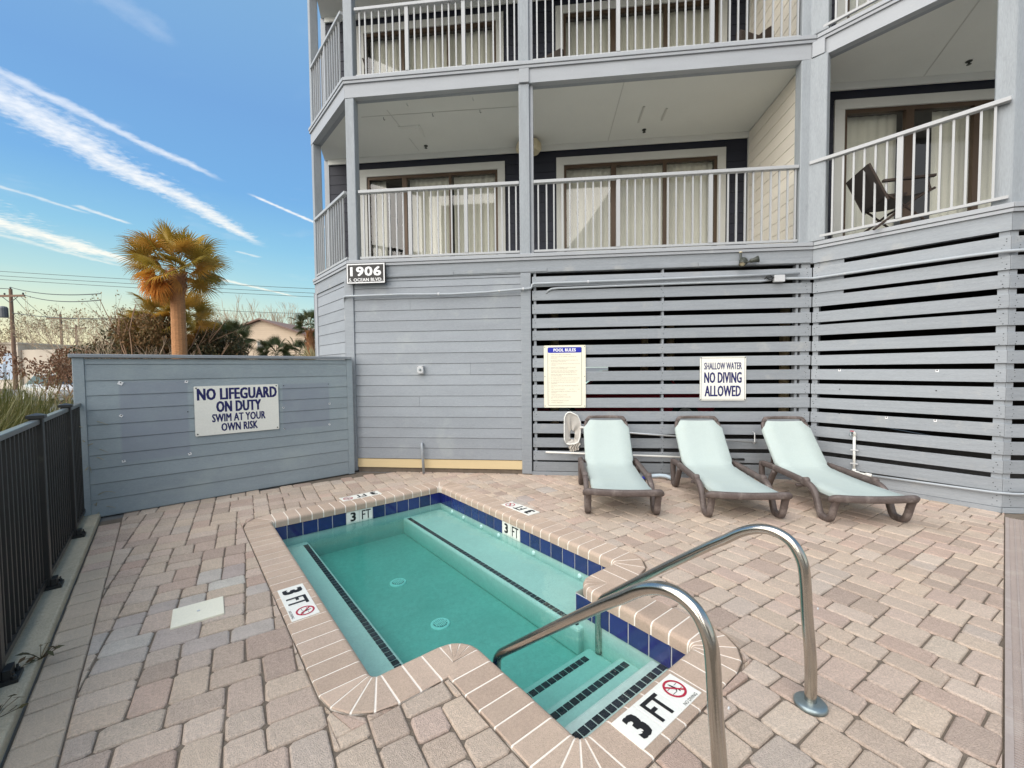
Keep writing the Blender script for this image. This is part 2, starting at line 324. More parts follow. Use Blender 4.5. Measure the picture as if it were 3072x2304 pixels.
# ------------------------------------------------------------------ mesh builder
class MB:
    def __init__(s): s.v = []; s.f = []
    def add(s, vs, fs):
        k = len(s.v); s.v += [tuple(p) for p in vs]; s.f += [tuple(i+k for i in f) for f in fs]; return s
    def box(s, x0, x1, y0, y1, z0, z1):
        return s.add([(x0,y0,z0),(x1,y0,z0),(x1,y1,z0),(x0,y1,z0),(x0,y0,z1),(x1,y0,z1),(x1,y1,z1),(x0,y1,z1)],
                     [(3,2,1,0),(4,5,6,7),(0,1,5,4),(1,2,6,5),(2,3,7,6),(3,0,4,7)])
    def prism(s, poly, z0, z1, inset=0, drop=0):
        n = len(poly); vs = [(p[0], p[1], z0) for p in poly]
        if inset:
            c = Vector((sum(p[0] for p in poly)/n, sum(p[1] for p in poly)/n))
            vs += [(p[0], p[1], z1-drop) for p in poly]
            for p in poly:
                d = Vector((p[0], p[1]))-c; L = d.length
                q = c + d*max(0.2, (L-inset*1.4)/L) if L > 1e-6 else c
                vs.append((q.x, q.y, z1))
            fs = [tuple(reversed(range(n))), tuple(range(2*n, 3*n))]
            for k in (0, n): fs += [(k+i, k+(i+1) % n, k+n+(i+1) % n, k+n+i) for i in range(n)]
        else:
            vs += [(p[0], p[1], z1) for p in poly]
            fs = [tuple(reversed(range(n))), tuple(range(n, 2*n))] + [(i, (i+1) % n, n+(i+1) % n, n+i) for i in range(n)]
        return s.add(vs, fs)
    def extrude_x(s, prof, x0, x1):     # prof: (y,z) points, counter-clockwise seen from -x ... closed
        n = len(prof)
        vs = [(x0, p[0], p[1]) for p in prof] + [(x1, p[0], p[1]) for p in prof]
        return s.add(vs, [tuple(range(n)), tuple(reversed(range(n, 2*n)))] + [(i, n+i, n+(i+1) % n, (i+1) % n) for i in range(n)])
    def tube(s, path, r, seg=8, cap=True, flat=None):
        pts = [Vector(p) for p in path]; n = len(pts); rs = r if isinstance(r, (list, tuple)) else [r]*n
        t0 = (pts[1]-pts[0]).normalized()
        up = Vector((0, 0, 1)) if abs(t0.z) < .9 else Vector((1, 0, 0))
        a = t0.cross(up).normalized()
        vs = []
        for i, p in enumerate(pts):
            if i == 0: t = pts[1]-pts[0]
            elif i == n-1: t = pts[-1]-pts[-2]
            else: t = (pts[i+1]-p).normalized() + (p-pts[i-1]).normalized()
            t = t.normalized() if t.length > 1e-9 else t0
            a = (a - t*a.dot(t)); a = a.normalized() if a.length > 1e-6 else t.orthogonal().normalized()
            b = t.cross(a)
            for k in range(seg):
                an = 2*PI*(k+.5)/seg
                vs.append(p + rs[i]*(math.cos(an)*a + math.sin(an)*b*(flat or 1)))
        fs = [(i*seg+k, i*seg+(k+1) % seg, (i+1)*seg+(k+1) % seg, (i+1)*seg+k) for i in range(n-1) for k in range(seg)]
        if cap: fs += [tuple(reversed(range(seg))), tuple(range((n-1)*seg, n*seg))]
        return s.add(vs, fs)
    def lathe(s, prof, seg=16, centre=(0, 0, 0)):   # (r,z)
        cx, cy, cz = centre; n = len(prof)
        vs = [(cx+r*math.cos(2*PI*k/seg), cy+r*math.sin(2*PI*k/seg), cz+z) for r, z in prof for k in range(seg)]
        fs = [(i*seg+k, i*seg+(k+1) % seg, (i+1)*seg+(k+1) % seg, (i+1)*seg+k) for i in range(n-1) for k in range(seg)]
        fs += [tuple(reversed(range(seg))), tuple(range((n-1)*seg, n*seg))]
        return s.add(vs, fs)
    def grid(s, fn, nu, nv):
        vs = [fn(i/nu, j/nv) for j in range(nv+1) for i in range(nu+1)]
        return s.add(vs, [(j*(nu+1)+i, j*(nu+1)+i+1, (j+1)*(nu+1)+i+1, (j+1)*(nu+1)+i) for j in range(nv) for i in range(nu)])
    def xf(s, m):
        s.v = [tuple(m @ Vector(p)) for p in s.v]; return s
    def mesh(s, name, m, smooth=False):
        me = bpy.data.meshes.new(name); me.from_pydata(s.v, [], s.f)
        if m is not None: me.materials.append(m)
        if smooth: me.polygons.foreach_set('use_smooth', [True]*len(me.polygons))
        me.update(); return me
WM = {}
I4 = Matrix.Identity(4)
def link(name, data, parent=None, M=None):
    o = bpy.data.objects.new(name, data); C.objects.link(o)
    M = M or I4
    WM[o.name] = M.copy()
    if parent is not None:
        o.parent = parent; o.matrix_parent_inverse = I4
        o.matrix_local = WM[parent.name].inverted() @ M
    else: o.matrix_world = M
    return o
def tag(o, label=None, cat=None, group=None, kind=None):
    if label: o['label'] = label
    if cat: o['category'] = cat
    if group: o['group'] = group
    if kind: o['kind'] = kind
    return o
def thing(name, loc, label, cat, group=None, rotz=0, M=None):
    return tag(link(name, None, None, M or (Matrix.Translation(loc) @ Matrix.Rotation(rotz, 4, 'Z'))), label, cat, group)
def part(name, mb, m, parent, M=None, smooth=False, kind=None, label=None):
    me = mb if isinstance(mb, bpy.types.Mesh) else mb.mesh(name, MT[m] if isinstance(m, str) else m, smooth)
    return tag(link(name, me, parent, M if M is not None else WM[parent.name] if False else (M or I4)), label, None, None, kind)
def bevel_mesh(me, w, seg=1):
    bm = bmesh.new(); bm.from_mesh(me)
    bmesh.ops.bevel(bm, geom=bm.edges[:], offset=w, segments=seg, affect='EDGES', profile=.5)
    bm.to_mesh(me); bm.free(); return me
def copy_tree(o, parent=None, M=None, dmat=None):
    c = o.copy(); C.objects.link(c)
    if parent is None:
        c.matrix_world = M; WM[c.name] = M.copy()
    else:
        c.parent = parent; c.matrix_parent_inverse = I4; c.matrix_basis = o.matrix_basis.copy()
    for ch in list(o.children): copy_tree(ch, c)
    return c
def frame(p0, p1, z=0):
    p0 = Vector((p0[0], p0[1], z)); p1 = Vector((p1[0], p1[1], z)); x = (p1-p0).normalized(); zz = Vector((0, 0, 1)); y = zz.cross(x)
    m = Matrix((x, y, zz)).transposed().to_4x4(); m.translation = p0
    return m, (p1-p0).length
# text -> mesh, fitted into a w x h box centred on the origin, facing +z
def text_mb(s, w, h, bold=0.0, align='CENTER', lead=1.0):
    """bold: stroke growth as a part of the height, made by laying shifted copies a hair above each other"""
    cu = bpy.data.curves.new('text', 'FONT'); cu.body = s; cu.size = 1; cu.resolution_u = 2
    cu.align_x = align; cu.space_line = lead; cu.space_character = 1.0 + bold*1.2
    o = bpy.data.objects.new('text', cu); C.objects.link(o)
    dg = bpy.context.evaluated_depsgraph_get(); dg.update()
    me = bpy.data.meshes.new_from_object(o.evaluated_get(dg))
    vs = [v.co.copy() for v in me.vertices]; fs = [tuple(p.vertices) for p in me.polygons]
    bpy.data.objects.remove(o); bpy.data.curves.remove(cu); bpy.data.meshes.remove(me)
    x0 = min(v.x for v in vs); x1 = max(v.x for v in vs); y0 = min(v.y for v in vs); y1 = max(v.y for v in vs)
    b = bold*h; sx = (w-2*b)/(x1-x0); sy = (h-2*b*.6)/(y1-y0)
    mb = MB()
    offs = [(0, 0)] if not b else [(-b, -.5*b), (b, -.5*b), (b, .5*b), (-b, .5*b), (0, 0)]
    for k, (dx, dy) in enumerate(offs):
        mb.add([((v.x-(x0+x1)/2)*sx+dx, (v.y-(y0+y1)/2)*sy+dy, k*.00012) for v in vs], fs)
    return mb
def shift(mb, x=0, y=0, z=0):
    mb.v = [(a+x, b+y, c+z) for a, b, c in mb.v]; return mb
# ------------------------------------------------------------------ ground, patio and pool (pool frame: x = across, y = along, turned 45 degrees)
PM = Matrix.Rotation(R(45), 4, 'Z')
def pw(v, u, z=0): return PM @ Vector((v, u, z))
camM = S.camera.matrix_world.inverted()
def px(P):
    q = camM @ Vector(P)
    if q.z > -.05: return None
    return (1536 + 1265*q.x/-q.z, 1152 - 1265*q.y/-q.z)
CURB0, CURBD = Vector((-4.53, 3.62)), Vector((.720, -.694)).normalized()
CURBN = Vector((-.694, -.720)).normalized()        # away from the pool
DR0, DRD = Vector((4.417, 4.663)), Vector((.6846, .729)).normalized(); DRN = Vector((DRD.y, -DRD.x))
A_PT, B_PT, C_PT, D_PT = (-3.10, 6.05), (3.36, 6.05), (4.57, 4.85), (-4.35, 7.22)
bedpoly = [(-4.75, 3.83), tuple(CURB0 + CURBD*9.2), (7.2, -2.7), (7.2, 4.85), (4.57, 4.85), (3.36, 6.05), (-3.05, 6.05)]
POOL_IN = [(.735, 2.065), (.735, 4.885), (2.685, 4.885), (2.685, 2.065), (2.205, 2.065), (2.205, 1.160), (1.275, 1.160), (1.275, 2.065)]   # (v,u) coping nose
CW = .245
def flat_with_hole(name, outer, hole, z, m, kind='structure', label=None):
    o3 = [Vector((*p, z)) for p in outer]; h3 = [Vector((*p, z)) for p in hole]
    tris = tessellate_polygon([o3, h3]); vs = o3+h3
    def up(t):
        a, b, c = (vs[i] for i in t); return t if (b-a).cross(c-a).z > 0 else (t[0], t[2], t[1])
    mb = MB(); mb.add(vs, [up(t) for t in tris])
    return tag(part(name, mb, m, None), label, None, None, kind)
flat_with_hole('ground', [(-900, -900), (900, -900), (900, 900), (-900, 900)], bedpoly, -.012, 'asphalt')
hole_world = [tuple(pw(v, u)[:2]) for v, u in [(.65, 1.98), (.65, 4.95), (2.77, 4.95), (2.77, 1.98), (2.29, 1.98), (2.29, 1.08), (1.19, 1.08), (1.19, 1.98)]]
patio = flat_with_hole('patio', bedpoly, hole_world, -.012, 'joint')

def clip(poly, p, n):      # keep the side where (q-p).n >= 0
    out = []
    for i in range(len(poly)):
        a, b = Vector(poly[i]), Vector(poly[(i+1) % len(poly)])
        da, db = (a-p).dot(n), (b-p).dot(n)
        if da >= 0: out.append(tuple(a))
        if (da >= 0) != (db >= 0): out.append(tuple(a + (b-a)*(da/(da-db))))
    return out
def area(p): return .5*abs(sum(p[i][0]*p[(i+1) % len(p)][1]-p[(i+1) % len(p)][0]*p[i][1] for i in range(len(p)))) if len(p) > 2 else 0
def pool_halves(v0, v1, u0, u1, rr):
    """half-planes round a rectangle with corners rounded to radius rr"""
    r = PM.to_2x2(); hs = [((v0, u0), (-1, 0)), ((v1, u0), (1, 0)), ((v0, u0), (0, -1)), ((v0, u1), (0, 1))]
    for cx, cy, sx, sy in ((v0+rr, u0+rr, -1, -1), (v1-rr, u0+rr, 1, -1), (v0+rr, u1-rr, -1, 1), (v1-rr, u1-rr, 1, 1)):
        for k in (15, 30, 45, 60, 75):
            nx, ny = sx*math.cos(R(k)), sy*math.sin(R(k)); hs.append(((cx+nx*rr, cy+ny*rr), (nx, ny)))
    return [(r @ Vector(p), r @ Vector(n)) for p, n in hs]
g_ = .007
HM = pool_halves(.735-CW-g_, 2.685+CW+g_, 2.065-CW-g_, 4.885+CW+g_, .287)
HA = pool_halves(1.275-CW-g_, 2.205+CW+g_, 1.160-CW-g_, 2.6, .287)
def minus(poly, halves):
    """the convex pieces of poly that lie outside a convex region"""
    c = poly
    for p, n in halves:
        c = clip(c, p, -n)
        if len(c) < 3: return [poly]
    if area(c) < 1e-5: return [poly]
    out, rest = [], poly
    for p, n in halves:
        o = clip(rest, p, n)
        if area(o) > 3e-4: out.append(o)
        rest = clip(rest, p, -n)
        if len(rest) < 3: break
    return out
# tile the plane with 3x2, 2x3, 2x2 and 3x3 unit pavers (unit 76 mm)
U = .0762; GA = R(38.5); GM = Matrix.Rotation(GA, 4, 'Z'); GO = Vector((-.35, 2.2))
NX, NY = 150, 120
occ = [[False]*NX for _ in range(NY)]
rects = []
prng = random.Random(11)
for j in range(NY-3):
    for i in range(NX-3):
        if occ[j][i]: continue
        run = 0
        while i+run < NX and not occ[j][i+run] and run < 6: run += 1
        opts = []
        for w, h, wt in ((3, 2, 5), (2, 3, 5), (2, 2, 4), (3, 3, .6)):
            if w <= run and run-w != 1: opts += [(w, h)]*int(wt*4)
        if not opts: opts = [(min(run, 2), 2)]
        w, h = prng.choice(opts)
        for a in range(h):
            for b in range(w): occ[j+a][i+b] = True
        rects.append((i, j, w, h))
r2 = GM.to_2x2(); pieces = []
for i, j, w, h in rects:
    x0, y0 = (i-NX/2)*U, (j-NY/2)*U; g = .0032; jt = lambda: prng.uniform(-.004, .004)
    x1, y1 = x0+w*U, y0+h*U; x0 += g; y0 += g; x1 -= g; y1 -= g; c = .015
    loc = [(x0+c+jt(), y0+jt()), (x1-c+jt(), y0+jt()), (x1+jt(), y0+c+jt()), (x1+jt(), y1-c+jt()), (x1-c+jt(), y1+jt()), (x0+c+jt(), y1+jt()), (x0+jt(), y1-c+jt()), (x0+jt(), y0+c+jt())]
    poly = [tuple(r2 @ Vector(q) + GO) for q in loc]
    cx = sum(q[0] for q in poly)/8; cy = sum(q[1] for q in poly)/8
    if not (-5.2 < cx < 6.2 and .2 < cy < 6.3): continue
    if cy > 6.3 or cx+cy > 9.75: continue
    if (Vector((cx, cy))-Vector((-4.95, 3.83))).dot(Vector((.743, -.669))) < -.25: continue
    if math.hypot(cx, cy) < .85: continue
    poly = clip(poly, CURB0 - CURBN*.178, -CURBN)
    if area(poly) < 4e-4: continue
    a = clip(poly, DR0, -DRN); b = clip(poly, DR0+DRN*.145, DRN); poly = a if area(a) >= area(b) else b
    if area(poly) < 4e-4: continue
    todo = [poly]
    for H in (HM, HA): todo = [q for p_ in todo for q in minus(p_, H)]
    for q in todo:
        if len(q) > 2 and area(q) > 3e-4: pieces.append(('f', q))
t = 0.0
while t < 7.4:       # border course along the kerb
    w = prng.choice((.105, .150, .150, .160, .225)); p = CURB0 + CURBD*(t-.12)
    a = p - CURBN*.008; b = p - CURBN*.172; q = p + CURBD*(w-.007)
    jt = lambda: prng.uniform(-.002, .002)
    poly = [tuple(a), tuple(q-CURBN*.008), tuple(q-CURBN*.172), tuple(b)]
    pieces.append(('b', [(x+jt(), y+jt()) for x, y in poly])); t += w
def paver_mb(poly):
    z = prng.uniform(-.0025, .0015); tx, ty = prng.uniform(-.008, .008), prng.uniform(-.008, .008)
    if sum(poly[i][0]*poly[(i+1) % len(poly)][1]-poly[(i+1) % len(poly)][0]*poly[i][1] for i in range(len(poly))) < 0: poly = poly[::-1]
    n = len(poly); cx = sum(p[0] for p in poly)/n; cy = sum(p[1] for p in poly)/n
    rings = []
    for ins, zz in ((0, -.02), (0, -.009), (.004, -.003), (.011, 0)):
        for p in poly:
            d = Vector((p[0]-cx, p[1]-cy)); L = d.length
            q = d*max(.3, (L-ins*1.25)/L) if L > 1e-6 else d
            rings.append((cx+q.x, cy+q.y, zz + (z + tx*q.x + ty*q.y if zz > -.015 else 0)))
    fs = [tuple(range(3*n, 4*n))]
    for k in range(3): fs += [(k*n+i, k*n+(i+1) % n, (k+1)*n+(i+1) % n, (k+1)*n+i) for i in range(n)]
    return MB().add(rings, fs), (cx, cy)
def seen(poly):
    cx = sum(p[0] for p in poly)/len(poly); cy = sum(p[1] for p in poly)/len(poly)
    q = px((cx, cy, 0))
    if q is None or not (-20 < q[0] < 3092 and q[1] < 2330): return 0
    return area(poly)*1.55/(cx*cx+cy*cy+2.4)**1.5
pieces.sort(key=lambda e: -seen(e[1]))
small = MB()
for k, (typ, poly) in enumerate(pieces):
    mb, (cx, cy) = paver_mb(poly)
    if k < 296:
        m = 'paver_border' if typ == 'b' else 'paver'
        if typ == 'f':
            d1 = math.hypot(cx+2.35, (cy-2.5)*1.0); d2 = math.hypot(cx+.45, cy-5.1)
            if (d1 < .62 and prng.random() < .5) or (d2 < .55 and prng.random() < .6): m = 'paver_pale'
        c0 = Matrix.Translation((cx, cy, 0)); mb.xf(c0.inverted())
        part('paver', mb, m, patio, c0)
    else: small.add(mb.v, mb.f)
part('paver_field', small, 'paver_stuff', patio, kind='stuff')

# kerb under the fence
km, kl = frame(CURB0 - CURBD*.55, CURB0 + CURBD*6.5)
mb = MB().box(0, kl, -.55, -.004, -.1, .045); me = bevel_mesh(mb.mesh('kerb', MT['concrete']), .012, 2)
tag(link('kerb', me, None, km), None, None, None, 'structure')
# drain channel on the right
dm, dl = frame(DR0 + DRD*.05, DR0 - DRD*5.2)
drain = tag(link('drain_channel', MB().box(0, dl, .006, .139, -.03, -.004).mesh('drain_channel', MT['draindeck']), None, dm), None, None, None, 'structure')
for n0 in range(9):
    x0 = n0*.6+.003
    if x0+.59 > dl: break
    mb = MB().box(x0, x0+.594, .006, .030, -.004, .004).box(x0, x0+.594, .060, .068, -.004, .003).box(x0, x0+.594, .095, .103, -.004, .003).box(x0, x0+.594, .122, .139, -.004, .004)
    for k in range(36):
        mb.box(x0+k*.0166, x0+k*.0166+.008, .030, .122, -.004, .001)
    part('drain_grate', mb, 'draindeck', drain, dm)

# ---- swimming pool
pool = tag(link('swimming_pool', None, None, PM @ Matrix.Translation((1.7, 3.3, 0))), None, None, None, 'structure')
TOP = .003
def brick(name, oL, iL, oR, iR, z1=TOP, nose=.032, zb=-.078, m='coping', parent=pool, gap=True):
    """one bullnose brick between two rays from the outer edge to the inner edge (pool coordinates)"""
    prof = [(0, 0, -.05), (0, 0, z1-.005), (0, .006, z1)]
    for k in range(5):
        a = PI/2*k/4; prof.append((1, -nose*(1-math.sin(a)), z1-nose*(1-math.cos(a))))
    prof += [(1, 0, -.046), (1, .0035, -.049), (1, 0, -.052), (1, 0, zb), (0, .02, zb)]
    oL, iL, oR, iR = map(Vector, (oL, iL, oR, iR))
    def side(o, i):
        d = (i-o); L = d.length; d = d/L if L > 1e-6 else Vector((0, 0))
        return [(*(o + d*min(L, max(0, (L if s else 0)+off))), z) for s, off, z in prof]
    l, r = side(oL, iL), side(oR, iR); n = len(prof)
    mb = MB().add(l+r, [tuple(range(n)), tuple(reversed(range(n, 2*n)))] + [(i, n+i, n+(i+1) % n, (i+1) % n) for i in range(n)])
    return mb
grout = MB()
def add_brick(oL, iL, oR, iR, gap=.0108, m='coping'):
    oL, iL, oR, iR = map(Vector, (oL, iL, oR, iR))
    g = brick('g', oL, iL, oR, iR, TOP-.0025, .0305, -.077); 
    # draw the grout's nose back a hair
    grout.add(g.v, g.f)
    def shrink(a, b):
        d = b-a; L = d.length
        if L < gap*2.6: return a+(d*.32), b-(d*.32)
        d = d/L; return a+d*gap/2, b-d*gap/2
    o1, o2 = shrink(oL, oR); i1, i2 = shrink(iL, iR)
    d = (i1+i2)/2-(o1+o2)/2; d.normalize(); i1 = i1 + d*.0015; i2 = i2 + d*.0015
    mb = brick('b', o1, i1, o2, i2, TOP+prng.uniform(-.0008, .0008))
    part('coping_brick', mb, m, pool, PM)
def run(a, b, out, off0=0, off1=0):
    a, b, out = Vector(a), Vector(b), Vector(out); d = (b-a); L = d.length; d /= L
    n = max(1, round((L-off0-off1)/.120)); w = (L-off0-off1)/n
    for k in range(n):
        p, q = a+d*(off0+k*w), a+d*(off0+(k+1)*w); add_brick(p+out*CW, p, q+out*CW, q)
def fan_concave(c, o1, o2, n=3, r=.035):
    # inner corner of the water: inner edge nearly a point, outer edge an arc
    c, o1, o2 = Vector(c), Vector(o1), Vector(o2); a1 = math.atan2(o1.y, o1.x); da = ((math.atan2(o2.y, o2.x)-a1+PI) % (2*PI))-PI
    pts = []
    for k in range(n+1):
        a = a1+da*k/n; dirv = Vector((math.cos(a), math.sin(a)))
        pin = c - (o1+o2)*r + dirv*r
        pts.append((pin, c - (o1+o2)*r + dirv*(CW+r)))
    for (i1, q1), (i2, q2) in zip(pts, pts[1:]): add_brick(q1, i1, q2, i2)
def fan_convex(c, o1, o2, n=4, r=.17):
    # coping corner that juts into the water: outer edge nearly a point, inner edge an arc
    c, o1, o2 = Vector(c), Vector(o1), Vector(o2); ctr = c + (o1+o2)*r; a1 = math.atan2(-o1.y, -o1.x); da = ((math.atan2(-o2.y, -o2.x)-a1+PI) % (2*PI))-PI
    pts = []
    for k in range(n+1):
        a = a1+da*k/n; dirv = Vector((math.cos(a), math.sin(a)))
        pts.append((ctr+dirv*r, ctr - dirv*(CW-r)*.9))
    for (i1, q1), (i2, q2) in zip(pts, pts[1:]): add_brick(ctr - (i1-ctr).normalized()*.012, i1, ctr - (i2-ctr).normalized()*.012, i2)
L_, R_, U_, D_ = (-1, 0), (1, 0), (0, 1), (0, -1)
cr, vr = .035, .17
run((.735, 2.065), (.735, 4.885), L_, cr, cr)
run((.735, 4.885), (2.685, 4.885), U_, cr, cr)
run((2.685, 4.885), (2.685, 2.065), R_, cr, cr)
run((2.685, 2.065), (2.205, 2.065), D_, cr, vr)
run((2.205, 2.065), (2.205, 1.16), R_, vr, cr)
run((2.205, 1.16), (1.275, 1.16), D_, cr, cr)
run((1.275, 1.16), (1.275, 2.065), L_, cr, vr)
run((1.275, 2.065), (.735, 2.065), D_, vr, cr)
fan_concave((.735, 4.885), L_, U_); fan_concave((2.685, 4.885), U_, R_); fan_concave((2.685, 2.065), R_, D_)
fan_concave((2.205, 1.16), R_, D_, 4); fan_concave((1.275, 1.16), D_, L_, 4); fan_concave((.735, 2.065), D_, L_, 4)
fan_convex((2.205, 2.065), D_, R_, 5); fan_convex((1.275, 2.065), L_, D_, 4)
part('grout', grout, 'grout', pool, PM)
# shell: walls behind the tile band, benches, steps and floor
WALL = [(.722, 2.052), (.722, 4.900), (2.700, 4.900), (2.700, 2.052), (2.220, 2.052), (2.220, 1.145), (1.262, 1.145), (1.262, 2.052)]
ZF, ZB, ZW = -.50, -.30, -.200
sh = MB(); n = len(WALL)
for i in range(n):
    a, b = WALL[i], WALL[(i+1) % n]
    sh.add([(*a, -.079), (*a, ZF), (*b, ZF), (*b, -.079)], [(0, 1, 2, 3)])
part('pool_wall', sh, 'plaster', pool, PM)
fl = MB(); fl.add([(v, u, ZF) for v, u in WALL], [(1, 0, 7, 4, 3, 2)]) ; fl.add([(1.262, 1.145, ZF), (2.22, 1.145, ZF), (2.22, 2.052, ZF), (1.262, 2.052, ZF)], [(0, 1, 2, 3)])
part('pool_floor', fl, 'floor_plaster', pool, PM)
me = bevel_mesh(MB().box(.722, 1.075, 2.052, 4.9, ZF+.002, ZB).mesh('bench', MT['plaster']), .02, 2); link('bench', me, pool, PM)
me = bevel_mesh(MB().box(2.165, 2.70, 1.98, 4.9, ZF+.002, ZB).mesh('bench', MT['plaster']), .02, 2); link('bench', me, pool, PM)
for (u1, zt) in ((1.43, -.225), (1.66, -.335), (1.93, -.415)):
    me = bevel_mesh(MB().box(1.262, 2.22, 1.145, u1, ZF+.001, zt).mesh('step', MT['plaster']), .02, 2); link('step', me, pool, PM)
# dark mosaic nosing strips
tile_cache = {}
def tile(name, sx, sy, sz, m, Mx, bev=.0025):
    k = (sx, sy, sz, m)
    if k not in tile_cache:
        tile_cache[k] = bevel_mesh(MB().box(-sx/2, sx/2, -sy/2, sy/2, 0, sz).mesh(name, MT[m]), bev)
    return link(name, tile_cache[k], pool, Mx)
def strip(v0, u0, v1, u1, z):
    L = math.hypot(v1-v0, u1-u0); n = round(L/.052); ang = math.atan2(u1-u0, v1-v0)
    for k in range(n):
        tt = (k+.5)/n
        tile('nosing_tile', .047, .046, .004, 'darktile', PM @ Matrix.Translation((v0+(v1-v0)*tt, u0+(u1-u0)*tt, z-.0005)) @ Matrix.Rotation(ang, 4, 'Z'))
strip(1.27, 1.345, 2.215, 1.345, -.225); strip(1.27, 1.59, 2.19, 1.59, -.335); strip(1.30, 1.86, 2.12, 1.86, -.415)
strip(1.03, 2.10, 1.03, 4.80, ZB); strip(2.215, 2.02, 2.215, 4.83, ZB)
# blue waterline tiles, two per band position that carries the depth mark are white
def blue(a, b, face, skip=()):
    a, b = Vector(a), Vector(b); L = (b-a).length; n = round(L/.1465); d = (b-a)/n; w = L/n
    ang = math.atan2(d.y, d.x)
    out = Vector(face)
    for k in range(n):
        c = a+d*(k+.5)
        Mx = PM @ Matrix.Translation((c.x, c.y, -.152)) @ Matrix.Rotation(ang, 4, 'Z') @ Matrix.Rotation(R(90), 4, 'X')
        if Vector(face).dot(PM.to_2x2().inverted() @ Vector((Mx.to_3x3() @ Vector((0, 0, 1)))[:2])) < 0:
            Mx = PM @ Matrix.Translation((c.x, c.y, -.152)) @ Matrix.Rotation(ang+PI, 4, 'Z') @ Matrix.Rotation(R(90), 4, 'X')
        m = 'white_sign' if k in skip else 'bluetile'
        key = (round(w, 4), m)
        tile('waterline_tile', round(w, 4)-.007, .142, .006, m, Mx)
        yield k, Mx
gb = MB()
for i in range(n):
    a, b = Vector(WALL[i]), Vector(WALL[(i+1) % n]); d = (b-a).normalized(); o = Vector((d.y, -d.x))*.0035
    gb.add([(*(a+o), -.078), (*(a+o), -.226), (*(b+o), -.226), (*(b+o), -.078)], [(0, 1, 2, 3)])
part('tile_grout', gb, 'tilegrout', pool, PM)
marks = []
for k, Mx in blue((.725, 4.896), (2.697, 4.896), (0, -1), (5, 6)):
    if k in (5, 6): marks.append((Mx, '3' if k == 5 else 'FT'))
for k, Mx in blue((2.696, 4.897), (2.696, 2.055), (-1, 0), (9, 10)):
    if k in (9, 10): marks.append((Mx, '3' if k == 9 else 'FT'))
for k, Mx in blue((.726, 2.055), (.726, 4.897), (1, 0)): pass
for k, Mx in blue((2.216, 2.05), (2.216, 1.148), (-1, 0)): pass
for k, Mx in blue((1.266, 1.148), (1.266, 2.05), (1, 0)): pass
for k, Mx in blue((1.262, 1.149), (2.22, 1.149), (0, 1)): pass
for k, Mx in blue((2.70, 2.056), (2.222, 2.056), (0, 1)): pass
for k, Mx in blue((1.26, 2.056), (.724, 2.056), (0, 1)): pass
for Mx, s_ in marks:
    part('depth_number', text_mb(s_, .062 if s_ == '3' else .105, .105, .06 if s_ == '3' else .012), 'black_ink', pool, Mx @ Matrix.Translation((0, .006, .0072)))
# depth plates set in the coping: local x = reading direction, y = top of the letters
def diver(parent, Mx, s=1.0):
    ring = MB()
    seg = 32
    for k in range(seg):
        a, b = 2*PI*k/seg, 2*PI*(k+1)/seg; r0, r1 = .044*s, .055*s
        ring.add([(r0*math.cos(a), r0*math.sin(a), 0), (r1*math.cos(a), r1*math.sin(a), 0), (r1*math.cos(b), r1*math.sin(b), 0), (r0*math.cos(b), r0*math.sin(b), 0)], [(0, 1, 2, 3)])
    c, w = math.cos(R(135)), .005*s
    a, b = Vector((-.036, .036))*s, Vector((.036, -.036))*s; nn = Vector((1, 1)).normalized()*w
    ring.add([(*(a+nn), .0004), (*(a-nn), .0004), (*(b-nn), .0004), (*(b+nn), .0004)], [(0, 1, 2, 3)])
    part('prohibition_ring', ring, 'red_ink', parent, Mx)
    d = MB()      # diving figure and two water lines
    def pl(pts): d.add([(x*s, y*s, -.0004) for x, y in pts], [tuple(range(len(pts)))])
    pl([(-.004, .036), (.003, .030), (.008, .010), (.004, .004), (-.002, .012)]); pl([(.002, .008), (.008, .010), (.013, -.004), (.008, -.010), (.001, -.002)])
    pl([(.008, -.008), (.013, -.006), (.012, -.026), (.007, -.028)]); pl([(.001, -.002), (.006, -.006), (-.004, -.018), (-.008, -.016)])
    for yy in (.014, -.016): pl([(-.038, yy-.0015), (-.008, yy-.0015), (-.008, yy+.0008), (-.038, yy+.0008)]); pl([(.016, yy-.0015), (.038, yy-.0015), (.038, yy+.0008), (.016, yy+.0008)])
    part('diver_print', d, 'black_ink', parent, Mx)
def plate(v, u, ang, w=.47, h=.162, label=''):
    Mx = PM @ Matrix.Translation((v, u, 0)) @ Matrix.Rotation(ang, 4, 'Z')
    pl = thing('depth_marker', (0, 0, 0), label, 'depth marker', 'three foot depth plates set in the pool coping', M=Mx)
    tw = w/3
    for k in range(3):
        me = bevel_mesh(MB().box(-w/2+k*tw+.0008, -w/2+(k+1)*tw-.0008, -h/2, h/2, -.006, TOP+.004).mesh('plate_tile', MT['white_sign']), .0012)
        link('plate_tile', me, pl, Mx)
    z = Matrix.Translation((0, 0, TOP+.0052))
    part('number', shift(text_mb('3', .072, .125, .085), -w/2+tw*.5, 0), 'black_ink', pl, Mx @ z)
    part('letters', shift(text_mb('FT', .118, .120, .035), -w/2+tw*1.5, 0), 'black_ink', pl, Mx @ z)
    part('lettering', shift(text_mb('NO DIVING', .105, .016, .0), w/2-tw*.5, -.068), 'black_ink', pl, Mx @ z)
    diver(pl, Mx @ z @ Matrix.Translation((w/2-tw*.5, .012, .0004)), 1.0)
plate(1.735, 5.135, PI, label='white 3 FT depth marker on the far coping below the bare yellow board')
plate(2.93-.005, 3.53, R(90), label='white 3 FT depth marker on the right coping nearest the loungers')
plate(.598, 3.06, R(-90), label='white 3 FT depth marker on the left coping beside the square cover plate')
